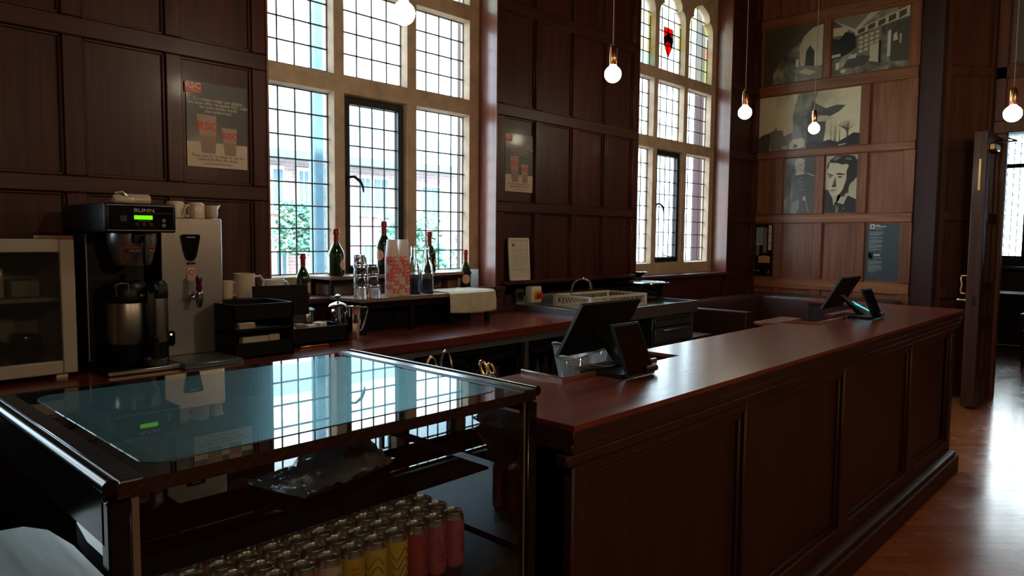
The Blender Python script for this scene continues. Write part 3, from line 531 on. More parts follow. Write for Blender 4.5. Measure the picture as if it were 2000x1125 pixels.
for cx, cy, a0 in ((xb - r, ya + r, -90), (xb - r, yb - r, 0), (xa + r, yb - r, 90), (xa + r, ya + r, 180)):
    for q in range(7): a = R(a0 + 15 * q); pts.append((cx + r * math.cos(a), cy + r * math.sin(a)))
k.prism(pts, CH - .004, CH - .0005, 'Z'); part('top_glass', k, t, 'glossy blue-grey glass panel with rounded corners')
for x, s_ in ((CX0, 1), (CX1, -1)):
    k = MB('case_black', o_); k.tube([(x + s_ * .004, CY0 - .002, CH - .006), (x + s_ * .004, CY1, CH - .006)], .0125, 12); k.m('case_rail').box(min(x + s_ * .018, x + s_ * .05), max(x + s_ * .018, x + s_ * .05), CY0, CY1, CH - .004, CH + .002, .001); part('edge_rail', k, t)
k = MB('case_glass', o_); k.quad((CX0 + p, CY0 + .006, .72), (CX1 - p, CY0 + .006, .72), (CX1 - p, CY0 + .006, CH - .03), (CX0 + p, CY0 + .006, CH - .03)); part('front_glass', k, t)
k = MB('case_glass', o_); k.quad((CX0 + .005, CY0 + p, .72), (CX0 + .005, CY1 - p, .72), (CX0 + .005, CY1 - p, 1.09), (CX0 + .005, CY0 + p, 1.09)); part('side_glass', k, t)
k = MB('case_glass', o_); k.quad((CX1 - .005, CY0 + p, .72), (CX1 - .005, CY1 - p, .72), (CX1 - .005, CY1 - p, 1.13), (CX1 - .005, CY0 + p, 1.13)); part('side_glass', k, t)
k = MB('edge_wear', o_); k.box(CX0 + p, CX0 + p + .012, CY0 + .008, CY0 + .012, .72, CH - .03); k.box(CX1 - p - .006, CX1 - p - .002, CY0 + .008, CY0 + .012, .72, CH - .03); part('seal_strip', k, t)
k = MB('case_glass', o_); k.box(CX0 + .03, CX1 - .03, CY0 + .14, CY1 - .12, .962, .968); part('glass_shelf', k, t)
k = MB('steel_dull', o_)
for x in (.58, 1.2): k.box(x - .006, x + .006, CY1 - .035, CY1 - .02, .72, 1.08)
part('shelf_rack', k, t)
k = MB('dark_grey', o_); k.box(CX0 + .02, CX1 - .02, CY0 + .02, CY1 - .03, .70, .768); part('deck', k, t)
# foil-wrapped cake tray
t = thing('cake_tray', 'small gilt tray of cake under cling film on the glass shelf of the display case', 'tray', (.93, 1.50, .969), R(14)); k = MB('tray_gold')
V = [(-.15, -.09), (.15, -.09), (.15, .09), (-.15, .09)]
def rrect(w, h, r, n=5): return [(sx * (w - r) + r * math.cos(R(a0 + 90 * q / n)), sy * (h - r) + r * math.sin(R(a0 + 90 * q / n))) for sx, sy, a0 in ((1, -1, -90), (1, 1, 0), (-1, 1, 90), (-1, -1, 180)) for q in range(n + 1)]
a_, c_ = rrect(.135, .078, .02), rrect(.16, .10, .03); n = len(a_)
k.add([(x, y, 0) for x, y in a_] + [(x, y, .018) for x, y in c_], [tuple(range(n))] + [(q, (q + 1) % n, n + (q + 1) % n, n + q) for q in range(n)]); part('tray_dish', k, t)
k = MB('cake'); k.box(.01, .11, -.045, .05, .004, .075, .012, 2); part('cake_block', k, t)
k = MB('film'); rnd = random.Random(4); nx, ny = 26, 16; vs = []; fs = []
for i in range(nx + 1):
    for j in range(ny + 1):
        x = -.155 + .31 * i / nx; y = -.095 + .19 * j / ny; bump_ = max(0, 1 - max(abs(x - .06) / .085, abs(y) / .085)); vs.append((x, y, .02 + min(.062, bump_ * .16) + rnd.uniform(-.006, .006)))
for i in range(nx):
    for j in range(ny): q = i * (ny + 1) + j; fs.append((q, q + 1, q + ny + 2, q + ny + 1))
k.add(vs, fs); part('cling_film', k, t)
# slim cans
pm('can_silver', (.55, .54, .52), .3, .9)
for n_, c_ in (('can_pink', (.46, .12, .17)), ('can_rose', (.42, .075, .085)), ('can_yellow', (.62, .42, .07)), ('can_lemon', (.66, .50, .10)), ('can_white', (.60, .52, .46)), ('can_orange', (.52, .12, .045))): pm(n_, c_, .42, .2, coat=.2)
pm('can_art', (.16, .03, .04), .5)
def make_can(kind, art):
    t = bpy.data.objects.new('drink_can', None); t.empty_display_size = .03; COL.objects.link(t)
    k = MB(kind); k.lathe([(.021, 0), (.0262, .006), (.0268, .012), (.0268, .112), (.0262, .118)], 20)
    part('can_body', k, t)
    k = MB('can_art'); rnd = random.Random(art)
    if art == 0:
        for q in range(9): a = -1.9 + rnd.random() * 1.4; z = .02 + rnd.random() * .085; k.add([(.0270 * math.cos(a + dx * .25), .0270 * math.sin(a + dx * .25), z + dz * .009) for dx, dz in ((-1, 0), (0, -1), (1, 0), (0, 1))], [(0, 1, 2, 3)])
    elif art == 1:
        k.m('can_rose')
        for q in range(7): text(k, 'iiiiii', .010, (0, 0, .03 + q * .011), (1, 0, 0), (0, 0, 1), .01, 1.4, cyl=(0, 0, .0270, -1.7))
    else:
        k.m('can_rose' if kind in ('can_white', 'can_orange') else 'can_art')
        for q in range(4): k.tube([(.0269 * math.cos(a), .0269 * math.sin(a), .03 + q * .02 + .012 * math.sin(4 * a)) for a in [(-2.6 + .15 * e) for e in range(14)]], .0012, 4)
    part('can_art', k, t)
    k = MB('can_silver'); k.lathe([(.0262, .118), (.0258, .121), (.0225, .129), (.0235, .1325), (.0225, .134), (.0212, .131), (.0205, .1275), (.001, .1275)], 20, cap=False); t_ = part('lid', k, t)
    k = MB('can_silver'); k.tube([(.010 * math.cos(a) - .004, .006 * math.sin(a), .1300) for a in [e * math.pi / 5 for e in range(10)]], .0012, 5, closed=True); part('ring_pull', k, t_)
    return t
proto = {}
front = ['can_pink', 'can_pink', 'can_rose', 'can_lemon', 'can_lemon', 'can_yellow', 'can_white', 'can_orange', 'can_orange', 'can_orange', 'can_orange', 'can_white', 'can_orange']
art = {'can_pink': 0, 'can_rose': 0, 'can_yellow': 1, 'can_lemon': 2, 'can_white': 2, 'can_orange': 2}
cname = {'can_pink': 'pink', 'can_rose': 'rose red', 'can_yellow': 'yellow striped', 'can_lemon': 'lemon yellow', 'can_white': 'white', 'can_orange': 'orange'}
for r_, (nn, rowname) in enumerate(((10, 'front row'), (11, 'second row'), (12, 'third row'), (12, 'back row'))):
    for i in range(nn):
        kd = front[min(12, i + (1 if r_ else 0))]; loc = (1.126 - .0572 * i, 1.25 + .0585 * r_, .769); lab = '%s slim can, %s in the %s of the display case' % (cname[kd], 'rightmost' if i == 0 else ordn[i] + ' from right', rowname)
        if kd not in proto: proto[kd] = make_can(kd, art[kd]); o = proto[kd]; o.location = loc; o.rotation_euler = (0, 0, R(-10)); tag(o, lab, 'can', 'slim cans in the display case')
        else:
            o = dup(proto[kd], loc, R(random.uniform(-60, 40)), lab, 'slim cans in the display case'); o['category'] = 'can'
# ---------------------------------------------------------------- pale counter at the left
t = thing('side_counter', 'pale oak counter top beside the left side of the display case', 'counter', (-.2, 1.1, 0)); o_ = (-.2, 1.1, 0)
k = MB('pale_oak_sky_tint', o_); k.prism([(-1.0, .62), (.27, .62), (.315, .70), (.33, .85), (.336, 1.05), (.337, 1.30), (.325, 1.40), (.30, 1.445), (.26, 1.455), (-1.0, 1.455)], 1.015, 1.05, 'Z'); part('worktop', k, t)
k = MB('bar_front', o_); k.box(-.95, .25, .72, 1.40, 0, 1.015); part('cabinet_body', k, t)
# ---------------------------------------------------------------- things on the back counter
# glass door fridge
t = thing('countertop_fridge', 'grey countertop fridge with a glass door at the left edge of the back counter', 'fridge', (.6, 3.45, CT)); o_ = (.6, 3.45, CT)
FX0, FX1, FY0, FY1, FZ0, FZ1 = .36, .878, 3.24, 3.72, 1.0, 1.535
k = MB('grey_frame', o_); k.box(FX0, FX0 + .03, FY0 + .03, FY1, FZ0, FZ1 - .005); k.box(FX1 - .03, FX1 - .008, FY0 + .03, FY1, FZ0, FZ1 - .005); k.box(FX0, FX1 - .008, FY0 + .03, FY1, FZ0, FZ0 + .03); k.box(FX0, FX1 - .008, FY0 + .03, FY1, FZ1 - .035, FZ1 - .005); k.box(FX0, FX1 - .008, FY1 - .03, FY1, FZ0, FZ1 - .01); part('cabinet', k, t)
k = MB('grey_frame', o_); w = .052
for q in ((FX0, FX0 + w, FZ0, FZ1), (FX1 - w, FX1, FZ0, FZ1), (FX0 + w, FX1 - w, FZ0, FZ0 + w), (FX0 + w, FX1 - w, FZ1 - w, FZ1)): k.box(q[0], q[1], FY0 - .01, FY0 + .025, q[2], q[3], .004)
d_ = part('door', k, t); k = MB('fridge_glass', o_); k.quad((FX0 + w, FY0 + .004, FZ0 + w), (FX1 - w, FY0 + .004, FZ0 + w), (FX1 - w, FY0 + .004, FZ1 - w), (FX0 + w, FY0 + .004, FZ1 - w)); part('door_glass', k, d_)
k = MB('white_plastic', o_)
for x in (FX0 + .05, FX1 - .05):
    for y in (FY0 + .05, FY1 - .05): k = MB('white_plastic', o_); k.box(x - .02, x + .02, y - .03, y + .02, CT, FZ0); part('foot', k, t)
k = MB('fridge_in', o_); k.box(FX0 + .03, FX1 - .03, FY0 + .06, FY1 - .04, 1.285, 1.30); part('shelf', k, t)
k = MB('shelf_ply', o_); k.box(.755, .878, 3.23, 3.30, FZ1, FZ1 + .014, .004); part('top_hinge_cover', k, t)
for i, (x, z, h, m_, lb) in enumerate(((.50, 1.30, .12, 'fridge_in', 'pale tub on the upper fridge shelf at the left'), (.62, 1.30, .12, 'ceramic', 'cream tub on the upper fridge shelf in the middle'), (.74, 1.30, .07, 'fridge_in', 'low pale tub on the upper fridge shelf at the right'), (.48, 1.03, .15, 'black', 'black packet on the fridge floor at the left'), (.60, 1.03, .14, 'mid_grey', 'grey packet with a pale label on the fridge floor'), (.74, 1.03, .12, 'black_gloss', 'shiny dark wrapped pack on the fridge floor at the right'))):
    k = MB(m_); k.box(-.05, .05, -.05, .06, 0, h, .012, 2); 
    if i == 4: k.m('paper').box(-.015, .015, -.052, -.049, .04, .10)
    solo('food_packet' if z < 1.2 else 'plastic_tub', k, lb, 'food pack', (x, 3.42, z))
# coffee brewer
t = thing('coffee_brewer', 'black filter coffee brewer with green display on the back counter', 'coffee machine', (1.1, 3.45, CT)); o_ = (1.1, 3.45, CT)
k = MB('black', o_); k.box(.965, 1.245, 3.15, 3.72, 1.563, 1.683, .008, 2); hd = part('brewer_head', k, t)
k = MB('black_gloss', o_); k.box(.985, 1.235, 3.146, 3.152, 1.575, 1.672, .003); k.m('steel_dull').box(.975, 1.24, 3.144, 3.149, 1.571, 1.5735); k.box(.975, 1.24, 3.144, 3.149, 1.673, 1.6755); k.m('mid_grey').box(1.09, 1.225, 3.1445, 3.147, 1.6425, 1.644); part('control_panel', k, hd)
k = MB('lcd', o_); k.box(1.076, 1.147, 3.143, 3.147, 1.617, 1.634); part('green_display', k, hd, 'lit green display')
k = MB('paper', o_); text(k, 'BUNN', .020, (1.115, 3.1435, 1.654), (1, 0, 0), (0, 0, 1), .01, 1.45); part('brand_lettering', k, hd)
k = MB('mid_grey', o_); k.box(1.022, 1.048, 3.144, 3.148, 1.607, 1.632, .002); k.m('black'); [k.box(1.025, 1.045, 3.142, 3.145, z, z + .003) for z in (1.612, 1.619, 1.626)]
k.m('paper'); text(k, 'Menu  Brew  Cancel', .0055, (1.115, 3.143, 1.611), (1, 0, 0), (0, 0, 1)); part('badge', k, hd)
for x, z, r in ((1.085, 1.598, .008), (1.113, 1.598, .008), (1.141, 1.598, .008), (1.192, 1.594, .007), (1.192, 1.614, .007)):
    k = MB('dark_grey' if x < 1.18 else 'steel_dull', o_); k.cyl(x, z, 3.142, 3.148, r, 14, 'Y'); k.m('black').cyl(x, z, 3.1405, 3.1425, r * .55, 10, 'Y'); part('button', k, hd)
k = MB('black', o_); k.box(.97, 1.20, 3.40, 3.72, 1.0, 1.563, .004); k.m('steel_dull').box(.966, .971, 3.40, 3.412, 1.01, 1.555); k.m('black').box(.955, 1.25, 3.14, 3.72, .985, 1.0, .004); k.m('steel').box(.955, 1.25, 3.124, 3.142, .983, 1.0, .003); part('brewer_body', k, t)
k = MB('steel', o_); fc = (1.108, 3.27); k.lathe([(.094, 1.56), (.094, 1.525), (.088, 1.50), (.074, 1.44), (.066, 1.425), (.0, 1.425)], 28, *fc, cap=False); fn = part('brew_funnel', k, t)
k = MB('black', o_); k.box(1.075, 1.13, 3.165, 3.20, 1.52, 1.56, .005); k.tube([(1.112, 3.17, 1.54), (1.113, 3.145, 1.535), (1.114, 3.135, 1.50), (1.113, 3.135, 1.43)], .011, 10, rs=[.01, .012, .014, .012]); part('funnel_handle', k, fn)
k = MB('ink', o_)
for a0 in (-1.9, -1.05):
    rr = .0905; vs = [(fc[0] + (rr - (.006 if z < 1.48 else 0)) * math.cos(a0 + da), fc[1] + (rr - (.006 if z < 1.48 else 0)) * math.sin(a0 + da), z) for z in (1.477, 1.503) for da in (-.3, -.1, .1, .3)]; k.m('ink').add(vs, [(0, 1, 5, 4), (1, 2, 6, 5), (2, 3, 7, 6)])
    vs = [(fc[0] + .093 * math.cos(a0 + da), fc[1] + .093 * math.sin(a0 + da), z) for z in (1.497, 1.505) for da in (-.3, -.1, .1, .3)]; k.m('red').add(vs, [(0, 1, 5, 4), (1, 2, 6, 5), (2, 3, 7, 6)])
    k.m('paper'); text(k, 'HOT', .014, (0, 0, 1.487), (1, 0, 0), (0, 0, 1), .01, 1.5, cyl=(fc[0], fc[1], .0925, a0 + .1))
part('hot_sticker', k, fn)
t = thing('coffee_server', 'steel and black insulated coffee server standing in the brewer', 'coffee server', (1.085, 3.27, 1.0)); o_ = (1.085, 3.27, 1.0); k = MB('steel', o_)
k.lathe([(.080, 1.095), (.082, 1.10), (.082, 1.262), (.080, 1.268)], 36, 1.085, 3.27); part('steel_body', k, t)
k = MB('black', o_); k.lathe([(.082, 1.268), (.084, 1.272), (.080, 1.325), (.066, 1.352), (.05, 1.36), (.0, 1.362)], 32, 1.085, 3.27, cap=False); k.cyl(1.085, 3.27, 1.355, 1.385, .03, 16); part('collar', k, t); k = MB('black', o_); k.lathe([(.07, 1.003), (.078, 1.02), (.082, 1.095)], 28, 1.085, 3.27); part('base', k, t)
k = MB('black', o_); k.box(1.125, 1.158, 3.166, 3.20, 1.04, 1.345, .008, 2); k.tube([(1.142, 3.165, 1.33), (1.142, 3.14, 1.335), (1.142, 3.13, 1.32)], .016, 8); part('sight_gauge_cover', k, t)
k = MB('black', o_); k.cyl(1.142, 3.135, 1.035, 1.10, .018, 12); k.cyl(1.142, 3.135, 1.095, 1.125, .011, 12); part('tap', k, t)
for y in (1,):
    k = MB('steel_dull', o_); k.tube([(1.02, 3.20, 1.30), (1.012, 3.19, 1.345), (1.03, 3.18, 1.355), (1.055, 3.175, 1.352), (1.058, 3.175, 1.31)], .003, 6); part('wire_bail', k, t)
k = MB('paper', o_); text(k, 'BUNN', .014, (0, 0, 1.30), (1, 0, 0), (0, 0, 1), .01, 1.3, cyl=(1.085, 3.27, .0838, -1.02)); part('brand_lettering', k, t)
t = thing('coffee_server', 'second insulated coffee server, half hidden at the right of the brewer', 'coffee server', (1.2, 3.33, 1.0)); o_ = (1.2, 3.33, 1.0)
k = MB('steel', o_); k.lathe([(.040, 1.09), (.042, 1.10), (.042, 1.28)], 24, 1.2, 3.26); part('steel_body', k, t); k = MB('black', o_); k.lathe([(.042, 1.28), (.044, 1.285), (.042, 1.34), (.03, 1.355)], 24, 1.2, 3.26); part('collar', k, t); k = MB('black', o_); k.lathe([(.04, 1.0), (.042, 1.09)], 24, 1.2, 3.26); part('base', k, t)
k = MB('mid_grey', (1.142, 3.15, 1.0)); k.lathe([(.036, 1.0), (.044, 1.005), (.047, 1.03), (.044, 1.032), (.040, 1.008), (0, 1.006)], 24, 1.155, 3.172, cap=False); solo('drip_bowl', k, 'small glass drip bowl below the tap of the coffee server', 'bowl', (1.142, 3.15, 1.0))
# hot water boiler
t = thing('water_boiler', 'tall brushed steel hot water boiler beside the coffee brewer', 'water boiler', (1.4, 3.5, CT)); o_ = (1.4, 3.5, CT); BY = 3.345
k = MB('steel', o_); k.box(1.252, 1.532, BY, 3.80, 1.0, 1.632, .004); part('boiler_body', k, t)
k = MB('black', o_); k.box(1.26, 1.525, BY + .01, 3.79, CT, 1.0); part('base', k, t)
k = MB('black_gloss', o_); k.prism([(1.338, 1.552), (1.346, 1.557), (1.42, 1.557), (1.427, 1.552), (1.415, 1.49), (1.407, 1.455), (1.395, 1.438), (1.380, 1.434), (1.366, 1.440), (1.356, 1.458), (1.349, 1.49)], BY - .008, BY, 'Y'); k.m('steel_dull').box(1.362, 1.402, BY - .011, BY - .008, 1.541, 1.547, .001); part('badge_panel', k, t)
k = MB('maroon', o_); k.box(1.362, 1.404, BY - .005, BY, 1.419, 1.429, .002); part('indicator_strip', k, t)
k = MB('paper_tan', o_); k.box(1.366, 1.402, BY - .003, BY, 1.344, 1.405); k.m('red').cyl(1.384, 1.383, BY - .005, BY - .003, .013, 16, 'Y'); k.m('paper_tan').cyl(1.384, 1.383, BY - .006, BY - .0048, .008, 16, 'Y'); k.m('ink'); text(k, 'CAUTION\nHOT', .009, (1.384, BY - .004, 1.357), (1, 0, 0), (0, 0, 1)); part('warning_sticker', k, t)
k = MB('chrome', o_); k.cyl(1.392, 1.275, BY - .055, BY, .010, 14, 'Y'); k.cyl(1.392, 1.275, BY - .004, BY, .02, 16, 'Y'); k.lathe([(.014, 1.298), (.017, 1.29), (.017, 1.262), (.011, 1.235), (.009, 1.225)], 18, 1.392, BY - .062); k.tube([(1.374, BY - .05, 1.268), (1.356, BY - .055, 1.266)], .006, 8); tp = part('tap', k, t)
k = MB('maroon', o_); k.lathe([(.009, 1.298), (.014, 1.31), (.011, 1.33), (.015, 1.352), (.012, 1.366), (.004, 1.371)], 16, 1.392, BY - .062); part('tap_lever', k, tp)
k = MB('black_gloss', o_); k.prism([(1.285 + .018 * math.cos(a), 1.085 + (.018 * math.sin(a)) + (.018 if math.sin(a) > 0 else -.018)) for a in [e * math.pi / 10 for e in range(20)]], BY - .006, BY, 'Y'); part('power_switch', k, t)
k = MB('led', o_); k.cyl(1.285, 1.103, BY - .008, BY - .005, .004, 10, 'Y'); part('power_light', k, t)
t = thing('drip_tray', 'steel drip tray with slotted grille in front of the water boiler', 'drip tray', (1.37, 3.19, CT)); o_ = (1.37, 3.19, CT)
k = MB('blue_steel', o_); k.box(1.235, 1.50, 3.075, 3.335, CT, CT + .022, .003); part('tray_body', k, t); k = MB('dark_grey', o_)
for q in range(24): x = 1.245 + q * .0105; k.m('shelf_ply' if False else 'steel_dull').box(x, x + .004, 3.09, 3.32, CT + .022, CT + .025)
part('grille', k, t)
# crockery
def cup_bm(r, h, mat='ceramic', handle=True, hz=.5, spout=False):
    k = MB(mat); k.lathe([(r * .72, 0), (r * .9, .006), (r, h * .4), (r, h), (r - .004, h), (r - .006, h * .4), (r * .7, .008), (0, .008)], 28, cap=False); return k
def mug(name, loc, rz, r, h, lab, cat, mat='ceramic', group=None, flip=False):
    t = thing(name, lab, cat, loc, rz, group)
    k = MB(mat)
    if flip: k.at((0, 0, h), 0, math.pi)
    k.lathe([(r * .74, 0), (r * .92, .006), (r, h * .35), (r, h), (r - .004, h), (r - .006, h * .35), (r * .7, .009), (0, .008)], 28, cap=False); part('bowl', k, t)
    k = MB(mat); 
    if flip: k.at((0, 0, h), 0, math.pi)
    k.tube([(r - .003, 0, h * .85), (r + h * .22, 0, h * .88), (r + h * .36, 0, h * .68), (r + h * .33, 0, h * .42), (r + h * .16, 0, h * .22), (r - .004, 0, h * .2)], h * .055, 8); part('handle', k, t); return t
g = 'white cups and creamers on the water boiler'
mug('coffee_cup', (1.352, 3.43, 1.632), R(-15), .042, .078, 'white cup behind the brewer head with a big curved handle on the boiler', 'cup', 'ceramic', g, True)
mug('coffee_cup', (1.437, 3.405, 1.632), R(200), .040, .074, 'white upturned cup in the middle of the boiler top', 'cup', 'ceramic', g, True)
t = mug('milk_creamer', (1.503, 3.385, 1.632), R(130), .028, .062, 'small white creamer jug with a pointed spout at the right of the boiler top', 'jug', 'ceramic', g)
k = MB('ceramic'); k.at((0, 0, 0), R(-130)); k.add([(.022, -.012, .045), (.022, .012, .045), (.026, -.014, .062), (.026, .014, .062), (.046, 0, .068), (.026, 0, .036)], [(0, 2, 4, 5), (1, 5, 4, 3), (2, 3, 4)]); part('spout', k, t)
t = thing('creamer_jug', 'white jug lying on its side on top of the coffee brewer', 'jug', (1.18, 3.42, 1.683)); k = MB('ceramic'); k.lathe([(.020, -.05), (.025, -.04), (.026, .05), (.022, .055), (.02, .04)], 20, 0, 0, .026, ax='X'); part('bowl', k, t)
k = MB('ceramic'); k.tube([(-.04, 0, .028), (-.07, -.01, .042), (-.10, -.02, .036), (-.105, -.02, .02), (-.07, -.01, .010), (-.045, 0, .02)], .006, 8); part('handle', k, t)
t = thing('creamer_jug', 'white jug lying on its side at the right end of the brewer top', 'jug', (1.11, 3.36, 1.683)); k = MB('ceramic'); k.lathe([(.014, -.04), (.018, -.03), (.019, .03), (.015, .04)], 18, 0, 0, .020, ax='X'); part('bowl', k, t); k = MB('ceramic'); k.tube([(-.02, 0, .03), (-.035, 0, .05), (-.005, 0, .055), (.015, 0, .035)], .005, 8); part('handle', k, t)
# organiser crates
def crate(name, x0, x1, y0, y1, z0, z1, lab, slots, grp=None):
    o_ = ((x0 + x1) / 2, (y0 + y1) / 2, z0); t = thing(name, lab, 'organiser', o_, 0, grp); w = .012
    k = MB('black_matt', o_); k.box(x0, x1, y0, y1, z0, z0 + w); part('base', k, t)
    k = MB('black_matt', o_); k.box(x0, x1, y1 - w, y1, z0, z1, .002); k.box(x0, x0 + w, y0, y1, z0, z1, .002); k.box(x1 - w, x1, y0, y1, z0, z1, .002); part('sides', k, t)
    k = MB('black_matt', o_)
    for a, c in slots: k.box(x0, x1, y0, y0 + w, a, c, .002)
    part('front_boards', k, t); return t
crate('storage_crate', 1.49, 1.795, 3.155, 3.45, CT, 1.095, 'black wooden crate on the back counter, bottom of the stack of two beside the boiler', [(CT, 1.055)])
crate('storage_crate', 1.49, 1.795, 3.155, 3.45, 1.0955, 1.235, 'black wooden crate stacked on top of the lower crate beside the boiler', [(1.0955, 1.122), (1.16, 1.235)])
crate('tea_box', 1.83, 2.185, 3.27, 3.50, CT + .012, 1.082, 'low black box of sachets on the back counter right of the crates', [(CT + .012, 1.082)])
k = MB('copper_foil', (1.97, 3.27, CT)); k.box(1.89, 2.06, 3.262, 3.28, CT, CT + .012, .004); k.m('dark_grey').box(1.84, 2.17, 3.30, 3.48, CT, CT + .011); solo('wooden_lid', k, 'flat lid under the low black box', 'lid', (1.97, 3.27, CT))
k = MB('white_plastic', (1.62, 3.2, 1.06)); k.box(1.55, 1.68, 3.19, 3.23, CT + .012, 1.078, .003); k.box(1.69, 1.75, 3.20, 3.24, CT + .012, 1.083, .01); solo('cutlery_tray', k, 'pale tray of wrapped cutlery inside the lower black crate', 'tray', (1.62, 3.2, 1.06))
k = MB('paper_tan', (1.6, 3.2, 1.108)); k.box(1.53, 1.61, 3.18, 3.21, 1.108, 1.145, .004); solo('sachet_packet', k, 'cream packet showing in the slot of the upper black crate', 'packet', (1.6, 3.2, 1.108))
# leaning board
k = MB('black_matt'); k.at((0, 0, 0), 0, R(-6)); k.box(-.155, .155, 0, .012, 0, .165, .002); solo('menu_board', k, 'black board propped up behind the low black box', 'board', (1.935, 3.515, 1.125), R(-4))
k = MB('dark_grey', (1.93, 3.56, CT)); k.box(1.80, 2.07, 3.505, 3.62, CT, 1.124); solo('tea_chest', k, 'dark box under the propped black board', 'box', (1.93, 3.56, CT))
k = MB('dark_grey', (1.9, 3.66, CT)); k.box(1.66, 2.15, 3.625, 3.79, CT, 1.215, .004); solo('riser_box', k, 'dark box behind the crates that holds up the white mugs', 'box', (1.9, 3.66, CT))
mug('tall_mug', (1.80, 3.68, 1.216), R(-8), .058, .135, 'tall white mug left of the first window', 'mug', 'ceramic')
mug('white_mug', (1.71, 3.69, 1.216), R(-30), .034, .10, 'white mug whose handle shows past the edge of the steel boiler', 'mug', 'ceramic')
mug('white_bowl', (1.985, 3.70, 1.216), R(-60), .058, .095, 'wide white cup below the corner of the first window', 'cup', 'ceramic_white')
mug('white_cup', (2.11, 3.66, 1.216), R(10), .03, .055, 'small white cup partly hidden by the black board', 'cup', 'ceramic_white')
for i, (x, m_, lb) in enumerate(((1.87, 'white_plastic', 'white sachet standing in the low black box'), (1.93, 'shelf_ply', 'tan wooden sachet box in the low black box'), (1.99, 'ceramic', 'cream sachet stack in the low black box'), (2.05, 'paper', 'pale folded paper in the low black box'))):
    k = MB(m_); k.at((0, 0, 0), R(15 * i - 20)); k.box(-.028, .028, -.03, .03, 0, .085 + .008 * (i % 2), .005); 
    solo('sachet_packet', k, lb, 'packet', (x, 3.34, 1.005))
# chrome pots
t = thing('steel_canister', 'steel canister with a bluish lid behind the low black box', 'canister', (2.10, 3.55, CT)); k = MB('chrome'); k.lathe([(.042, 0), (.042, .15), (.040, .155)], 24); part('body', k, t); k = MB('blue_steel'); k.lathe([(.044, .155), (.045, .165), (.03, .175), (.0, .177)], 24, cap=False); part('lid', k, t)
t = thing('steel_teapot', 'chrome teapot with a round knob between the black box and the tall jug', 'teapot', (2.235, 3.45, CT)); k = MB('chrome'); k.lathe([(.040, 0), (.046, .01), (.038, .12), (.036, .18)], 28); part('body', k, t)
k = MB('chrome'); k.lathe([(.052, .178), (.055, .183), (.045, .195), (.02, .205), (.006, .210), (.006, .222), (.015, .232), (.015, .243), (.0, .252)], 24, cap=False); part('lid', k, t); k = MB('chrome'); k.tube([(-.035, -.01, .17), (-.05, -.02, .15), (-.045, -.03, .13), (-.035, -.03, .125)], .012, 8); k.tube([(.0, -.045, .165), (.008, -.062, .14), (.0, -.06, .10), (.0, -.045, .08)], .008, 8); part('handle', k, t)
t = thing('steel_jug', 'tall polished steel milk jug in front of the tumbler shelf', 'jug', (2.29, 3.385, CT)); k = MB('chrome'); k.lathe([(.034, 0), (.036, .004), (.041, .10), (.046, .175), (.049, .182), (.044, .18), (.038, .10), (.0, .02)], 32, cap=False); part('body', k, t)
k = MB('chrome'); k.tube([(.042, -.01, .172), (.085, -.01, .174), (.092, -.01, .165), (.08, -.01, .12), (.055, -.01, .055), (.040, -.01, .045)], .005, 8); part('handle', k, t)
# shelves
t = thing('tumbler_shelf', 'low wooden shelf on black legs standing on the back counter', 'shelf', (2.92, 3.6, CT)); o_ = (2.92, 3.6, CT); SZ = 1.192
k = MB('shelf_ply', o_); k.box(2.385, 3.455, 3.44, 3.765, SZ - .022, SZ, .002); part('shelf_board', k, t)
for x in (2.42, 2.77, 3.09, 3.43):
    for y in (3.47, 3.74): k = MB('black_matt', o_); k.box(x - .014, x + .014, y - .014, y + .014, CT, SZ - .022); part('leg', k, t)
k = MB('black_matt', o_); k.box(2.41, 3.44, 3.462, 3.478, CT + .15, CT + .185); k.box(2.45, 3.40, 3.60, 3.74, CT + .001, CT + .13); part('rear_rail', k, t)
t = thing('bottle_shelf', 'raised wooden display shelf with dark frame across the first window sill', 'shelf', (3.0, 3.9, 1.182)); o_ = (3.0, 3.9, 1.182); S2 = 1.305
k = MB('shelf_ply', o_); k.box(2.40, 3.58, 3.78, 4.02, S2 - .02, S2, .002); part('shelf_board', k, t)
k = MB('black_matt', o_); k.box(2.41, 3.57, 3.79, 3.805, S2 - .045, S2 - .02); k.box(2.41, 3.57, 4.0, 4.02, S2 - .045, S2 - .02); part('frame_rail', k, t)
for x in (2.42, 3.0, 3.56):
    for y in (3.80, 4.01): k = MB('black_matt', o_); k.box(x - .010, x + .010, y - .010, y + .010, 1.182, S2 - .045); part('leg', k, t)
k = MB('fridge_in', (2.62, 3.93, 1.182)); k.box(2.46, 2.94, 3.90, 3.99, 1.182, 1.25, .004); solo('storage_tub', k, 'grey tub under the raised display shelf', 'tub', (2.62, 3.93, 1.182))
k = MB('black_matt', (2.78, 3.92, S2)); k.box(2.80, 3.02, 3.87, 3.99, S2, S2 + .05, .003); solo('bottle_plinth', k, 'small black plinth under the champagne bottle in front of the casement', 'box', (2.78, 3.92, S2))
k = MB('shelf_ply', (3.4, 3.9, 1.182)); k.box(3.42, 3.52, 3.86, 3.94, 1.182, 1.262, .003); solo('card_box', k, 'small brown card box on the sill under the display shelf', 'box', (3.4, 3.9, 1.182))
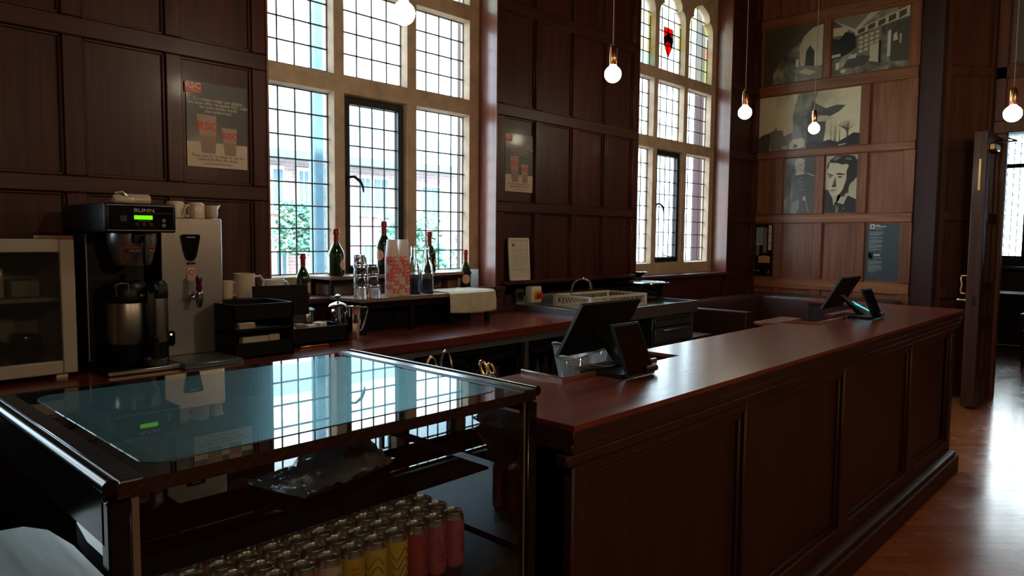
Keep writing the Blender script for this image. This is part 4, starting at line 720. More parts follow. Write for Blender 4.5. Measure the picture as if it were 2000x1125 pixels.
# champagne bottles
def champ(loc, h, lab, rz=-1.2, fat=1.0):
    t = thing('champagne_bottle', lab, 'bottle', loc, 0, None); s = h / .30; r = .044 * s * fat
    k = MB('green_glass'); k.lathe([(r * .85, 0), (r, .008 * s), (r, .135 * s), (r * .93, .155 * s), (r * .62, .185 * s), (r * .40, .205 * s), (r * .34, .225 * s), (r * .33, .25 * s)], 28); part('glass_body', k, t)
    k = MB('wine'); k.lathe([(r * .80, .006 * s), (r * .93, .012 * s), (r * .93, .133 * s), (r * .86, .152 * s), (r * .55, .183 * s), (r * .30, .21 * s)], 24); part('wine_fill', k, t)
    k = MB('foil_red'); k.lathe([(r * .36, .215 * s), (r * .37, .24 * s), (r * .36, .262 * s), (r * .46, .266 * s), (r * .46, .275 * s), (r * .40, .282 * s), (r * .42, .295 * s), (r * .34, .30 * s), (0, .302 * s)], 22, cap=False); k.m('gold').lathe([(r * .37, .206 * s), (r * .365, .218 * s)], 22, cap=False); part('foil_neck', k, t)
    k = MB('label_pink'); n = 20; rl = .034 * s; vs = [((r + .0012) * math.cos(rz), (r + .0012) * math.sin(rz), .075 * s)] + [((r + .0012) * math.cos(rz + f * rl * math.cos(q * 2 * math.pi / n) / r), (r + .0012) * math.sin(rz + f * rl * math.cos(q * 2 * math.pi / n) / r), .075 * s + f * rl * 1.05 * math.sin(q * 2 * math.pi / n)) for f in (.25, .5, .75, 1) for q in range(n)]
    k.add(vs, [(0, 1 + q, 1 + (q + 1) % n) for q in range(n)] + [(1 + f * n + q, 1 + f * n + (q + 1) % n, 1 + (f + 1) * n + (q + 1) % n, 1 + (f + 1) * n + q) for f in range(3) for q in range(n)]); k.m('foil_red'); text(k, 'CUVÉE ROSÉ', .0055 * s, (0, 0, .078 * s), (1, 0, 0), (0, 0, 1), 0, 1, cyl=(0, 0, r + .002, rz)); part('round_label', k, t)
champ((2.225, 3.80, 1.182), .268, 'champagne bottle on the sill left of the display shelf, behind the black board', -.9)
champ((2.485, 3.85, S2), .295, 'plump champagne bottle standing against the first stone mullion', -1.0, 1.15)
champ((2.893, 3.91, S2 + .05), .30, 'tallest champagne bottle, in front of the black casement', -2.9, 1.1)
champ((3.245, 3.86, S2), .285, 'champagne bottle behind the two swing-top water bottles', -.8, 1.1)
champ((3.535, 3.80, 1.182), .28, 'champagne bottle at the right end of the first window, above the white towel', -2.2, .92)
# tumblers
def tumbler():
    t = bpy.data.objects.new('glass_tumbler', None); COL.objects.link(t); k = MB('real_glass'); k.lathe([(.0375, .0), (.0400, .0), (.0405, .03), (.0375, .060), (.0355, .0775), (.0, .0775)], 14, cap=False); k.lathe([(.0375, .0), (.0375, .03), (.0335, .056), (.031, .063), (.0, .064)], 14, cap=False); part('glass_wall', k, t); return t
tp_ = None
for x, y, n_, nm_ in ((2.44, 3.53, 4, 'left stack of four'), (2.545, 3.56, 3, 'right stack of three'), (2.50, 3.475, 1, 'single')):
    for q in range(n_):
        lab = 'upturned glass tumbler, %s in the %s tumblers' % (('bottom', 'second from the bottom', 'third from the bottom', 'top')[q], nm_) if n_ > 1 else 'single upturned glass tumbler in front of the two tumbler stacks'
        if n_ == 3 and q == 2: lab = 'upturned glass tumbler, top of the right stack of three tumblers'
        loc = (x + random.uniform(-.002, .002), y, SZ + .0002 + q * .0590)
        if tp_ is None: tp_ = tumbler(); tp_.location = loc; tag(tp_, lab, 'glass', 'tumblers stacked on the low shelf')
        else: o = dup(tp_, loc, random.random(), lab, 'tumblers stacked on the low shelf'); o['category'] = 'glass'
# nested cups
def cup(seed):
    rnd = random.Random(seed); t = bpy.data.objects.new('reusable_cup', None); COL.objects.link(t); k = MB('frosted'); k.lathe([(.043, 0), (.044, .004), (.041, .05), (.032, .145), (.030, .148), (0, .148)], 26, cap=False); part('cup_wall', k, t)
    k = MB('text_red'); text(k, 'RSC', .040, (0, 0, .028), (1, 0, 0), (0, 0, 1), .03, 1.05, cyl=(0, 0, .0442, -1.9 + rnd.uniform(-.8, .9))); part('logo_lettering', k, t); k = MB('text_red'); text(k, 'RSC', .040, (0, 0, .028), (1, 0, 0), (0, 0, 1), .03, 1.05, cyl=(0, 0, .0442, 1.3)); part('logo_lettering', k, t); return t
for si, (x, nm_) in enumerate(((2.683, 'left'), (2.768, 'right'))):
    for q in range(9):
        lab = 'frosted cup with red RSC letters, %s of the %s cup stack' % ('bottom' if q == 0 else 'top' if q == 8 else ordn[q] + ' from the bottom', nm_)
        o = cup(si * 20 + q); o.location = (x, 3.545, SZ + q * .0245); tag(o, lab, 'cup', 'nested reusable cups on the low shelf')
# swing top bottles
for x, dz, lab in ((2.862, -2.6, 'clear swing-top water bottle next to the cup stacks'), (2.972, -1.2, 'clear swing-top water bottle nearer the towel')):
    t = thing('water_bottle', lab, 'bottle', (x, 3.56, SZ), 0, 'swing-top water bottles'); k = MB('real_glass'); k.lathe([(0, 0), (.040, 0), (.043, .006), (.043, .13), (.038, .165), (.020, .235), (.0155, .265), (.0155, .285), (.018, .288), (.018, .30), (.014, .303), (.012, .285), (.012, .262), (.016, .235), (.034, .165), (.0395, .13), (.0395, .012), (0, .010)], 12, cap=False); part('glass_body', k, t)
    k = MB('water'); k.lathe([(0, .0105), (.036, .011), (.0385, .014), (.0385, .125), (0, .126)], 18, cap=False); part('water_fill', k, t)
    k = MB('chrome'); k.tube([(.018, 0, .29), (.018 + .01 * math.cos(dz), .012, .305), (0, 0, .312), (-.018, 0, .305), (-.018, 0, .28), (-.022, -.01, .25)], .0018, 5); k.m('maroon').lathe([(.009, 0), (.010, .012), (.006, .018)], 12, .022 * math.cos(dz), .022 * math.sin(dz), .215); part('swing_stopper', k, t)
# towel draped over the shelf end
k = MB('towel'); nx, ny = 24, 22; vs = []; fs = []; rnd = random.Random(3); x0, x1 = 3.055, 3.475
for i in range(nx + 1):
    u = i / nx; x = x0 + (x1 - x0) * u
    for j in range(ny + 1):
        v = j / ny * .48; w = .004 * math.sin(u * 14 + j * .3) + .003 * math.sin(u * 31)
        if v < .27: y = 3.715 - v; z = SZ + .006 + abs(w) * .7
        else: a = v - .27; y = 3.715 - .27 - .012 - .004 * abs(math.sin(u * 9)) - .3 * w; z = SZ + .004 - a * (.62 + .06 * math.sin(u * 2.5)); y -= .01 * min(1, a * 12)
        x_ = x + .012 * (v - .2) * math.sin(u * 5); vs.append((x_ - 3.26, y - 3.5, z - SZ))
for i in range(nx):
    for j in range(ny): q = i * (ny + 1) + j; fs.append((q, q + 1, q + ny + 2, q + ny + 1))
k.add(vs, fs); tw = solo('bar_towel', k, 'off-white towel draped over the right end of the low shelf', 'towel', (3.26, 3.5, SZ)); md = tw.modifiers.new('thick', 'SOLIDIFY'); md.thickness = .004; md.offset = 1
k = MB('clear_plastic', (3.60, 3.83, 1.182)); k.box(3.595, 3.665, 3.80, 3.81, 1.182, 1.32, .001); solo('acrylic_holder', k, 'clear acrylic leaflet holder at the right end of the first window sill', 'holder', (3.60, 3.83, 1.182))
# ---------------------------------------------------------------- on the pier: posters, notice, switches
def poster(x0, x1, z0, z1, lab):
    y = WY - .004; t = thing('wall_poster', lab, 'poster', ((x0 + x1) / 2, y, z0)); o_ = ((x0 + x1) / 2, y, z0); w = x1 - x0; h = z1 - z0; U = lambda u: x0 + w * u; V = lambda v: z0 + h * v
    k = MB('poster_grey', o_); k.box(x0, x1, y - .003, y, z0, z1); k.m('paper_tan').quad((x0, y - .0035, z0), (x1, y - .0035, z0), (x1, y - .0035, V(.295)), (x0, y - .0035, V(.295))); part('poster_sheet', k, t)
    k = MB('cup_print', o_)
    for a, c, e, g_, zb, zt in ((.16, .48, .235, .46, .17, .62), (.56, .82, .61, .80, .16, .49)):
        k.m('cup_print').quad((U(e), y - .004, V(zb)), (U(g_), y - .004, V(zb)), (U(c), y - .004, V(zt)), (U(a), y - .004, V(zt))); k.m('cup_print2').quad((U(e), y - .0043, V(zb)), (U(g_), y - .0043, V(zb)), (U(g_ + (c - g_) * .35), y - .0043, V(zb + (zt - zb) * .45)), (U(e - (e - a) * .35), y - .0043, V(zb + (zt - zb) * .45)))
        k.m('logo_red'); text(k, 'RSC', w * (.17 if a < .3 else .135), (U((a + c) / 2 + .015), y - .005, V(zb + (zt - zb) * .70)), (1, 0, 0), (0, 0, 1), .03, 1.15)
    part('cup_picture', k, t)
    k = MB('logo_red', o_); k.box(U(-.02), U(.235), y - .006, y - .003, V(.865), V(.985)); k.m('text_pale'); text(k, 'RSC', w * .13, (U(.11), y - .007, V(.945)), (1, 0, 0), (0, 0, 1), .035, 1.1)
    for q in range(3): k.box(U(.0), U(.14 + .03 * q), y - .0068, y - .006, V(.905 - .012 * q), V(.908 - .012 * q))
    part('logo_badge', k, t)
    k = MB('text_pale', o_)
    for q, s in enumerate(('To reduce single use plastic,', 'we now offer re-usable RSC cups', 'for cold drinks inside', 'the auditorium')): text(k, s, w * .073, (U(.52), y - .004, V(.80 - .045 * q)), (1, 0, 0), (0, 0, 1), .004)
    k.m('ink')
    for q, s in enumerate(('They cost £1 to keep or can be', 'refunded after the show')): text(k, s, w * .068, (U(.5), y - .0045, V(.135 - .042 * q)), (1, 0, 0), (0, 0, 1), .004)
    text(k, '(Scott Bar and Swan Bar)', w * .046, (U(.5), y - .0045, V(.045)), (1, 0, 0), (0, 0, 1)); part('poster_lettering', k, t); return t
poster(1.592, 1.924, 1.918, 2.365, 'dark poster about re-usable cups on the panelling above the steel boiler')
poster(4.006, 4.326, 1.912, 2.36, 'dark poster about re-usable cups on the pier between the windows')
t = thing('notice_frame', 'white framed notice standing on the ledge of the pier', 'picture frame', (4.13, 3.81, 1.216), 0)
k = MB('plastic_beige'); k.at((0, 0, 0), 0, R(-4)); w, h = .118, .335
for q in ((-w, -w + .018, 0, h), (w - .018, w, 0, h), (-w, w, 0, .018), (-w, w, h - .018, h)): k.box(q[0], q[1], -.008, .008, q[2], q[3], .004, 2)
part('frame', k, t); k = MB('paper'); k.at((0, 0, 0), 0, R(-4)); k.box(-w + .015, w - .015, -.001, .003, .015, h - .015); part('notice_sheet', k, t)
k = MB('logo_red'); k.at((0, 0, 0), 0, R(-4)); k.box(-.075, -.05, -.0025, -.001, h - .065, h - .045); k.m('ink'); rnd = random.Random(8)
for q in range(14):
    if q in (2, 9, 11): continue
    k.box(-.072, -.072 + (.145 if rnd.random() < .6 else .09), -.002, -.001, h - .092 - q * .0125, h - .0905 - q * .0125)
part('notice_lettering', k, t)
t = thing('isolator_switch', 'yellow and red rotary isolator switch on the wall under the ledge', 'switch', (4.29, 3.77, 1.1), 0); o_ = (4.29, 3.77, 1.1)
k = MB('plastic_beige', o_); k.box(4.225, 4.345, 3.77, 3.842, 1.035, 1.165, .006, 2); part('housing', k, t); k = MB('yellow', o_); k.box(4.25, 4.33, 3.765, 3.772, 1.06, 1.135, .003); k.cyl(4.29, 1.095, 3.755, 3.768, .03, 18, 'Y'); part('yellow_plate', k, t)
k = MB('red_bright', o_); k.cyl(4.29, 1.095, 3.728, 3.756, .024, 20, 'Y'); k.box(4.282, 4.298, 3.715, 3.73, 1.072, 1.118, .004); part('rotary_knob', k, t)
t = thing('wall_socket', 'dark electrical socket on the wall left of the isolator switch', 'socket', (4.13, 3.80, 1.1)); o_ = (4.13, 3.80, 1.1); k = MB('dark_grey', o_); k.box(4.085, 4.175, 3.805, 3.842, 1.05, 1.15, .004); part('plate', k, t); k = MB('black', o_); k.cyl(4.13, 1.10, 3.79, 3.806, .028, 18, 'Y'); part('round_socket', k, t)
k = MB('bar_front', (4.2, 3.84, CT)); k.box(3.99, 5.7, 3.842, 3.87, CT, 1.185); solo('splash_board', k, 'dark wooden splash board under the ledge of the pier', 'board', (4.2, 3.84, CT))
# ---------------------------------------------------------------- pictures on the end wall
def fp(name, Y0, Y1, z0, z1, lab, base):   # Y0 = left edge as seen from the bar; returns (thing, builder helper)
    t = thing(name, lab, 'photograph', (FX, (Y0 + Y1) / 2, z0)); o_ = (FX, (Y0 + Y1) / 2, z0); k = MB(base, o_); k.box(FX - .007, FX - .001, Y1, Y0, z0, z1); part('print_sheet', k, t); cnt = [0]
    L = MB(base, o_)
    def poly(mat, pts):
        cnt[0] += 1; x = FX - .0075 - .00022 * cnt[0]; L.m(mat); L.add([(x, Y0 + (Y1 - Y0) * u, z0 + (z1 - z0) * v) for u, v in pts], [tuple(range(len(pts)))])
    return t, L, poly
t, L, P = fp('street_photograph', 3.855, 2.690, 2.60, 3.245, 'large sepia photograph of a smoking tower above bare trees and cars', 'sepia_sky')
P('tower_tone', [(.36, 0), (.36, .52), (.355, .60), (.375, .8), (.41, .97), (.43, 1), (.60, 1), (.57, .84), (.545, .7), (.53, .55), (.53, 0)])
P('smoke_tone', [(.50, .12), (.50, .62), (.55, .84), (.60, .76), (.68, .68), (.78, .72), (.86, .70), (.80, .60), (.70, .52), (.66, .38), (.66, .12)])
P('photo_light', [(.56, .50), (.62, .57), (.70, .55), (.75, .50), (.70, .46), (.60, .45)])
P('photo_shade', [(.58, .05), (.58, .46), (.68, .46), (.68, .32), (.66, .05)])
P('photo_mid', [(.10, .05), (.10, .33), (.17, .38), (.19, .43), (.20, .38), (.26, .36), (.27, .25), (.33, .30), (.36, .3), (.36, .05)])
P('photo_shade', [(0, 0), (0, .24), (.05, .31), (.12, .33), (.14, .26), (.12, .12), (.13, 0)])
for u in (.73, .76, .775, .81): P('photo_shade', [(u, .08), (u + .004, .45 + .05 * math.sin(u * 90)), (u + .008, .08)])
for a in range(-4, 5): P('photo_shade', [(.882, .18 + .02 * abs(a)), (.888, .2 + .02 * abs(a)), (.888 + a * .022, .46 - .02 * abs(a)), (.885 + a * .022, .455 - .02 * abs(a))])
P('photo_shade', [(.88, .08), (.884, .4), (.892, .4), (.894, .08)])
P('photo_dark', [(.48, 0), (.48, .09), (.55, .13), (.64, .10), (.72, .13), (.80, .08), (.88, .15), (.94, .22), (1, .2), (1, 0)])
P('photo_mid', [(.14, 0), (.14, .10), (.30, .14), (.50, .10), (.50, 0)])
P('photo_cream', [(.33, .02), (.33, .13), (.37, .18), (.46, .20), (.485, .16), (.485, .04), (.41, .02)]); P('photo_shade', [(.37, .03), (.375, .09), (.40, .10), (.415, .07), (.41, .03)])
P('photo_light', [(.25, .03), (.26, .08), (.32, .08), (.32, .03)]); P('photo_light', [(.80, .03), (.88, .05), (.87, .03), (.82, .015)]); part('picture_shapes', L, t)
t, L, P = fp('interior_photograph', 3.022, 2.238, 3.378, 4.012, 'sepia photograph of an old panelled dining room, top right of the end wall', 'interior_tone')
P('photo_light', [(0, .97), (.30, .70), (.62, 1), (0, 1)]); P('photo_mid', [(.0, .97), (.02, 1), (.5, 1), (.30, .76)]); P('photo_light', [(0, .70), (0, .84), (.20, .82), (.20, .68)])
P('photo_light', [(.30, .64), (.30, .74), (1, 1), (1, .83)])
for a in range(5): u = .34 + .13 * a; P('photo_shade', [(u, .665 + .035 * a), (u, .735 + .045 * a), (u + .09, .77 + .045 * a), (u + .09, .695 + .04 * a)])
P('photo_mid', [(.33, .30), (.33, .60), (.65, .75), (.65, .22)])
for a in range(4):
    for c in range(4): u = .36 + .07 * a; v = .34 + .075 * c + .02 * a; P('photo_light', [(u, v), (u, v + .045), (u + .05, v + .055), (u + .05, v + .01)])
P('photo_light', [(.50, .18), (.51, .44), (.62, .47), (.62, .14)]); P('photo_dark', [(.62, .13), (.62, .50), (.645, .5), (.645, .13)])
P('photo_silver', [(.73, .20), (.73, .62), (.77, .65), (.77, .22)]); P('photo_shade', [(.77, .12), (.77, .66), (1, .8), (1, .1)]); P('photo_light', [(.80, .45), (.80, .55), (.84, .60), (.86, .46)]); P('photo_light', [(.88, .40), (.88, .55), (.90, .56), (.90, .40)])
P('photo_dark', [(.0, .30), (.0, .66), (.10, .62), (.18, .74), (.30, .66), (.32, .45), (.22, .36), (.1, .3)]); P('photo_light', [(.0, .32), (.0, .37), (.12, .38), (.12, .33)]); P('photo_shade', [(.15, .12), (.22, .26), (.40, .30), (.52, .26), (.46, .14), (.3, .1)]); P('photo_cream', [(.06, .10), (.06, .22), (.11, .24), (.11, .12)]); P('photo_cream', [(.13, .04), (.13, .09), (.20, .10), (.19, .04)])
P('photo_silver', [(.22, .26), (.25, .34), (.30, .33), (.34, .35), (.33, .27)]); part('picture_shapes', L, t)
t, L, P = fp('hall_photograph', 3.80, 3.122, 3.378, 4.012, 'dim sepia photograph of an arched hall, top left of the end wall', 'interior_tone')
P('photo_shade', [(0, 0), (0, 1), (1, 1), (1, .85), (.62, .72), (.30, .45), (.16, .2), (.16, 0)]); P('photo_light', [(.62, .30), (.60, .62), (.68, .80), (.82, .92), (1, .96), (1, .24), (.7, .20)]); P('photo_dark', [(.70, .22), (.72, .52), (.78, .62), (.86, .50), (.86, .24)]); P('photo_silver', [(.86, .30), (.86, .48), (.93, .49), (.93, .28)]); P('photo_cream', [(.55, .28), (.55, .40), (.60, .41), (.60, .26)]); P('photo_mid', [(.5, .20), (.75, .02), (1, .0), (1, .22), (.62, .28)])
P('photo_light', [(.60, .17), (.78, .09), (.90, .13), (.72, .22)]); part('picture_shapes', L, t)
t, L, P = fp('standing_portrait', 3.516, 3.155, 1.853, 2.508, 'black and white portrait of a fair-haired person in a dark draped costume', 'drape_tone')
P('photo_shade', [(.70, .4), (.66, 1), (1, 1), (1, .3)]); P('photo_shade', [(.20, 0), (.30, .35), (.28, .62), (.36, .68), (.66, .70), (.86, .60), (1, .52), (1, 0)]); P('photo_grey', [(.22, .02), (.26, .2), (.5, .26), (.52, .1), (.40, .0)])
P('photo_silver', [(.36, .69), (.40, .80), (.55, .80), (.66, .715), (.50, .69)]); P('photo_light', [(.35, .80), (.37, .90), (.48, .94), (.60, .93), (.65, .86), (.62, .77), (.53, .73), (.43, .75)]); P('photo_silver', [(.33, .86), (.34, .94), (.42, .985), (.55, .985), (.64, .94), (.64, .90), (.55, .925), (.43, .90), (.38, .84)])
P('photo_shade', [(.50, .855), (.50, .87), (.58, .865), (.58, .852)]); P('photo_shade', [(.50, .785), (.51, .795), (.57, .79), (.56, .782)])
P('photo_silver', [(.72, .71), (.73, .725), (1, .66), (1, .64)])
for a in range(4): P('photo_mid', [(.40 + .03 * a, .58 - .05 * a), (.41 + .03 * a, .60 - .05 * a), (.62 + .02 * a, .66 - .07 * a), (.60 + .02 * a, .63 - .07 * a)])
P('photo_light', [(.62, .24), (.62, .30), (.70, .32), (.74, .28), (.70, .23)]); P('photo_light', [(.70, .27), (.72, .27), (.84, .02), (.82, .02)]); part('picture_shapes', L, t)
t, L, P = fp('head_portrait', 3.048, 2.692, 1.856, 2.505, 'sepia close-up portrait of a person with dark wavy hair and a dark collar', 'photo_light')
P('photo_dark', [(0, 0), (0, .42), (.14, .40), (.3, .2), (.6, .15), (.72, .30), (.95, .24), (1, .22), (1, 0)]); P('photo_light', [(.24, .32), (.30, .12), (.40, .30)]); P('photo_shade', [(.36, .14), (.42, .34), (.74, .34), (.74, .5), (.5, .4)])
P('photo_cream', [(.10, .84), (.10, .72), (.12, .55), (.12, .42), (.18, .33), (.27, .29), (.40, .30), (.52, .36), (.62, .48), (.70, .62), (.74, .80), (.60, .88), (.3, .92)])
P('photo_dark', [(.74, .84), (.66, .72), (.66, .58), (.56, .40), (.44, .31), (.60, .28), (.70, .38), (.78, .50), (.90, .56), (1, .7), (1, .9)])
P('photo_dark', [(.06, .76), (.07, .84), (.16, .93), (.34, .995), (.60, 1), (.88, .97), (1, .86), (1, .62), (.86, .56), (.80, .66), (.74, .80), (.66, .84), (.52, .83), (.38, .86), (.22, .87), (.14, .88), (.10, .78)])
P('photo_mid', [(.22, .93), (.34, .975), (.50, .96), (.40, .93), (.30, .90)]); P('photo_mid', [(.6, .95), (.8, .93), (.78, .90), (.62, .92)])
P('photo_dark', [(.08, .67), (.10, .69), (.26, .66), (.25, .64)]); P('photo_shade', [(.12, .64), (.22, .645), (.20, .62), (.14, .61)]); P('photo_dark', [(.32, .665), (.42, .695), (.60, .67), (.60, .65), (.42, .66)]); P('photo_shade', [(.38, .625), (.46, .64), (.56, .62), (.46, .60)])
P('photo_shade', [(.33, .64), (.25, .49), (.22, .46), (.30, .45), (.38, .465), (.36, .5), (.34, .58)]); P('photo_dark', [(.24, .46), (.28, .445), (.34, .455), (.32, .47)]); P('photo_shade', [(.14, .41), (.24, .40), (.38, .415), (.37, .402), (.26, .385), (.18, .395)]); P('photo_mid', [(.20, .375), (.26, .36), (.34, .375), (.27, .37)])
P('photo_mid', [(.36, .10), (.40, .16), (.42, .08), (.46, .13), (.45, .02), (.38, .0)]); P('photo_light', [(.60, .075), (.61, .095), (.63, .085), (.62, .065)]); part('picture_shapes', L, t)
t = thing('information_panel', 'dark blue-grey text panel with two small pictures on the end wall', 'sign', (FX, 2.41, 1.105)); o_ = (FX, 2.41, 1.105); k = MB('panel_blue', o_); k.box(FX - .008, FX - .001, 2.242, 2.588, 1.103, 1.747); part('panel_sheet', k, t)
k = MB('text_blue', o_); rnd = random.Random(5)
def tl(u0, u1, v, h=.004, m_='text_blue'): k.m(m_).box(FX - .0098, FX - .008, 2.588 - .346 * u1, 2.588 - .346 * u0, 1.103 + .644 * v - h / 2, 1.103 + .644 * v + h / 2)
for v0, n_, u0 in ((.905, 3, .30), (.845, 6, .12), (.755, 3, .12), (.71, 6, .12), (.625, 5, .12), (.555, 3, .12), (.415, 3, .29), (.355, 5, .12), (.28, 6, .12), (.20, 2, .12), (.165, 1, .12)):
    for q in range(n_): tl(u0, (.5 if q < n_ - 1 else .35) + rnd.uniform(-.03, .03), v0 - q * .0125)
tl(.29, .42, .955, .009, 'text_pale'); tl(.29, .60, .935, .008, 'text_pale'); tl(.27, .46, .465, .008, 'text_pale'); tl(.27, .45, .447, .008, 'text_pale'); part('small_print', k, t)
k = MB('text_pale', o_); tl(.13, .27, .935, .052, 'photo_silver'); tl(.17, .23, .93, .022, 'photo_shade'); part('thumbnail_picture', k, t); k = MB('text_pale', o_); tl(.11, .24, .44, .075, 'photo_dark'); tl(.12, .18, .45, .05, 'photo_cream'); tl(.17, .22, .42, .03, 'photo_shade'); part('thumbnail_picture', k, t)
# mirror panel at the far corner with a lamp picture
t = thing('numbered_print', 'small dark glossy print of a fluted lamp and window, numbered 2, in the far corner', 'print', (FX, 3.74, 1.10)); o_ = (FX, 3.74, 1.10); k = MB('black_gloss', o_); k.box(FX - .008, FX - .001, 3.63, 3.862, 1.105, 1.745); part('print_sheet', k, t)
k = MB('photo_grey', o_)
def ml(u0, u1, v0, v1, m_, e=0): k.m(m_).box(FX - .0095 - e, FX - .008, 3.862 - .232 * u1, 3.862 - .232 * u0, 1.105 + .64 * v0, 1.105 + .64 * v1)
ml(.12, .52, .64, .93, 'text_blue'); ml(.12, .5, .60, .63, 'paper'); ml(.14, .30, .40, .6, 'photo_mid'); ml(.50, .70, .45, .92, 'photo_mid'); ml(.78, .95, .50, .97, 'photo_silver'); ml(.78, .98, .80, .81, 'ink', .001); ml(.78, .98, .62, .63, 'ink', .001)
for q in range(9): ml(.28 + .07 * q, .325 + .07 * q, .26, .40 - .004 * abs(q - 4), 'label_pink' if q % 2 else 'yellow')
ml(.05, .15, .10, .12, 'paper'); ml(.25, .33, .10, .12, 'paper'); part('lamp_picture', k, t)
k = MB('paper', o_); text(k, '2', .05, (FX - .0105, 3.67, 1.16), (0, -1, 0), (0, 0, 1)); part('number_two', k, t)
# ---------------------------------------------------------------- sink area
t = thing('bar_sink', 'stainless steel sink unit at the end of the back counter', 'sink', (4.82, 3.4, 0)); o_ = (4.82, 3.4, 0); SK = 1.0
k = MB('steel_dull', o_); k.box(4.105, 5.54, 3.045, 3.83, SK - .03, SK); k.box(4.10, 4.112, 3.045, 3.83, SK - .035, SK + .03, .002); k.box(5.53, 5.545, 3.045, 3.83, SK - .06, SK + .03, .002); k.box(4.10, 5.545, 3.035, 3.05, SK - .065, SK + .03, .002); k.box(4.10, 5.545, 3.82, 3.835, SK - .03, SK + .09, .002); part('sink_top', k, t)
k = MB('steel_dull', o_)
for x in (4.15, 5.5):
    for y in (3.08, 3.78): k = MB('steel_dull', o_); k.box(x - .02, x + .02, y - .02, y + .02, 0, SK - .03); part('leg', k, t)
k = MB('chrome', o_); pt = P3(1117, 578, 1, 3.72); k.tube([(4.66, 3.72, SK - .03), (4.66, 3.72, 1.10), (4.675, 3.715, 1.17), (4.72, 3.70, 1.21), (4.78, 3.68, 1.215), (4.83, 3.66, 1.19), (4.85, 3.655, 1.13)], .010, 10); k.tube([(4.835, 3.658, 1.185), (4.85, 3.655, 1.125)], .015, 10); part('gooseneck_tap', k, t)
for x in (4.56, 4.76): k = MB('brass', o_); k.cyl(x, 3.73, SK - .03, SK + .03, .012, 12); k.box(x - .03, x + .03, 3.72, 3.74, SK + .03, SK + .045, .004); part('tap_valve', k, t)
t = thing('glass_washer', 'blue-grey steel glasswasher under the sink', 'glasswasher', (5.22, 3.4, .2)); o_ = (5.22, 3.4, .2)
k = MB('blue_steel', o_); k.box(4.92, 5.52, 3.09, 3.70, .70, SK - .07, .004); part('washer_body', k, t); k = MB('blue_steel', o_); k.box(4.93, 5.51, 3.07, 3.09, .84, SK - .075, .003); k.box(4.93, 5.51, 3.07, 3.09, .72, .83, .003); part('door', k, t)
k = MB('black', o_); k.box(4.93, 5.51, 3.066, 3.072, .832, .838); k.box(4.93, 5.51, 3.066, 3.072, .895, .90); part('door_seam', k, t); k = MB('steel_dull', o_); k.box(5.05, 5.40, 3.05, 3.07, .80, .815, .004); part('handle', k, t)
for x in (4.95, 5.48):
    for y in (3.12, 3.66): k = MB('steel_dull', o_); k.box(x - .015, x + .015, y - .015, y + .015, .696, .701); part('leg', k, t)
k = MB('bar_front', (5.1, 3.3, 0)); k.box(4.7, 5.95, 3.105, 3.6, .66, .695, .004); k.box(4.72, 4.76, 3.5, 3.58, 0, .66); k.box(5.88, 5.92, 3.13, 3.58, 0, .66); solo('low_worktop', k, 'dark low wooden worktop under the glasswasher', 'worktop', (5.1, 3.3, 0))
# basket
t = thing('glass_basket', 'beige lattice dishwasher basket on the sink', 'basket', (4.43, 3.33, SK - .0), R(-3)); 
def lattice(k, u, L_, h, x0=0, y0=0):   # lattice panel from (x0,y0) along unit u
    ux, uy = u; n_ = int(L_ / .045)
    for q in range(n_):
        a = .025 + (L_ - .05) * q / n_; c = a + (L_ - .05) / n_
        for s0, s1 in ((a, c), (c, a)): k.tube([(x0 + ux * s0, y0 + uy * s0, .012), (x0 + ux * s1, y0 + uy * s1, h - .014)], .0028, 4)
k = MB('plastic_beige'); Lx, Ly, h = .72, .41, .098
k.box(0, Lx, 0, .012, 0, .014); k.box(0, Lx, 0, .012, h - .018, h); k.box(0, Lx, Ly - .012, Ly, 0, .014); k.box(0, Lx, Ly - .012, Ly, h - .018, h); k.box(0, .012, 0, Ly, 0, .014); k.box(0, .012, 0, Ly, h - .018, h); k.box(Lx - .012, Lx, 0, Ly, 0, .014); k.box(Lx - .012, Lx, 0, Ly, h - .018, h)
for x in (0, Lx - .03): k.box(x, x + .03, -.001, .013, 0, h, .003); k.box(x, x + .03, Ly - .013, Ly + .001, 0, h, .003)
for y in (0, Ly - .04): k.box(-.001, .013, y, y + .04, 0, h, .003)
part('rim_frame', k, t); k = MB('plastic_beige'); lattice(k, (0, 1), Ly, h, .006, 0); lattice(k, (0, 1), Ly, h, Lx - .006, 0); lattice(k, (1, 0), Lx, h, 0, .006); lattice(k, (1, 0), Lx, h, 0, Ly - .006); part('lattice_sides', k, t)
k = MB('plastic_beige')
for q in range(1, 9): k.box(Lx * q / 9 - .002, Lx * q / 9 + .002, .01, Ly - .01, .004, .010); 
for q in range(1, 5): k.box(.01, Lx - .01, Ly * q / 5 - .002, Ly * q / 5 + .002, .004, .010)
part('base_grid', k, t)
t = thing('round_tray', 'large round black tray lying behind the basket', 'tray', (5.50, 3.575, SK + .031)); k = MB('black_gloss'); k.lathe([(.20, .0), (.205, .10), (.235, .115), (.245, .125), (.24, .132), (.225, .125), (.215, .118), (0, .112)], 36, cap=False); part('tray_rim', k, t)
t = thing('black_dish', 'small black dish on the left end of the second window sill', 'dish', (5.86, 3.88, 1.182)); k = MB('black_gloss'); k.lathe([(.05, 0), (.09, .03), (.11, .045), (.105, .05), (.08, .035), (0, .02)], 28, cap=False); part('dish_bowl', k, t)
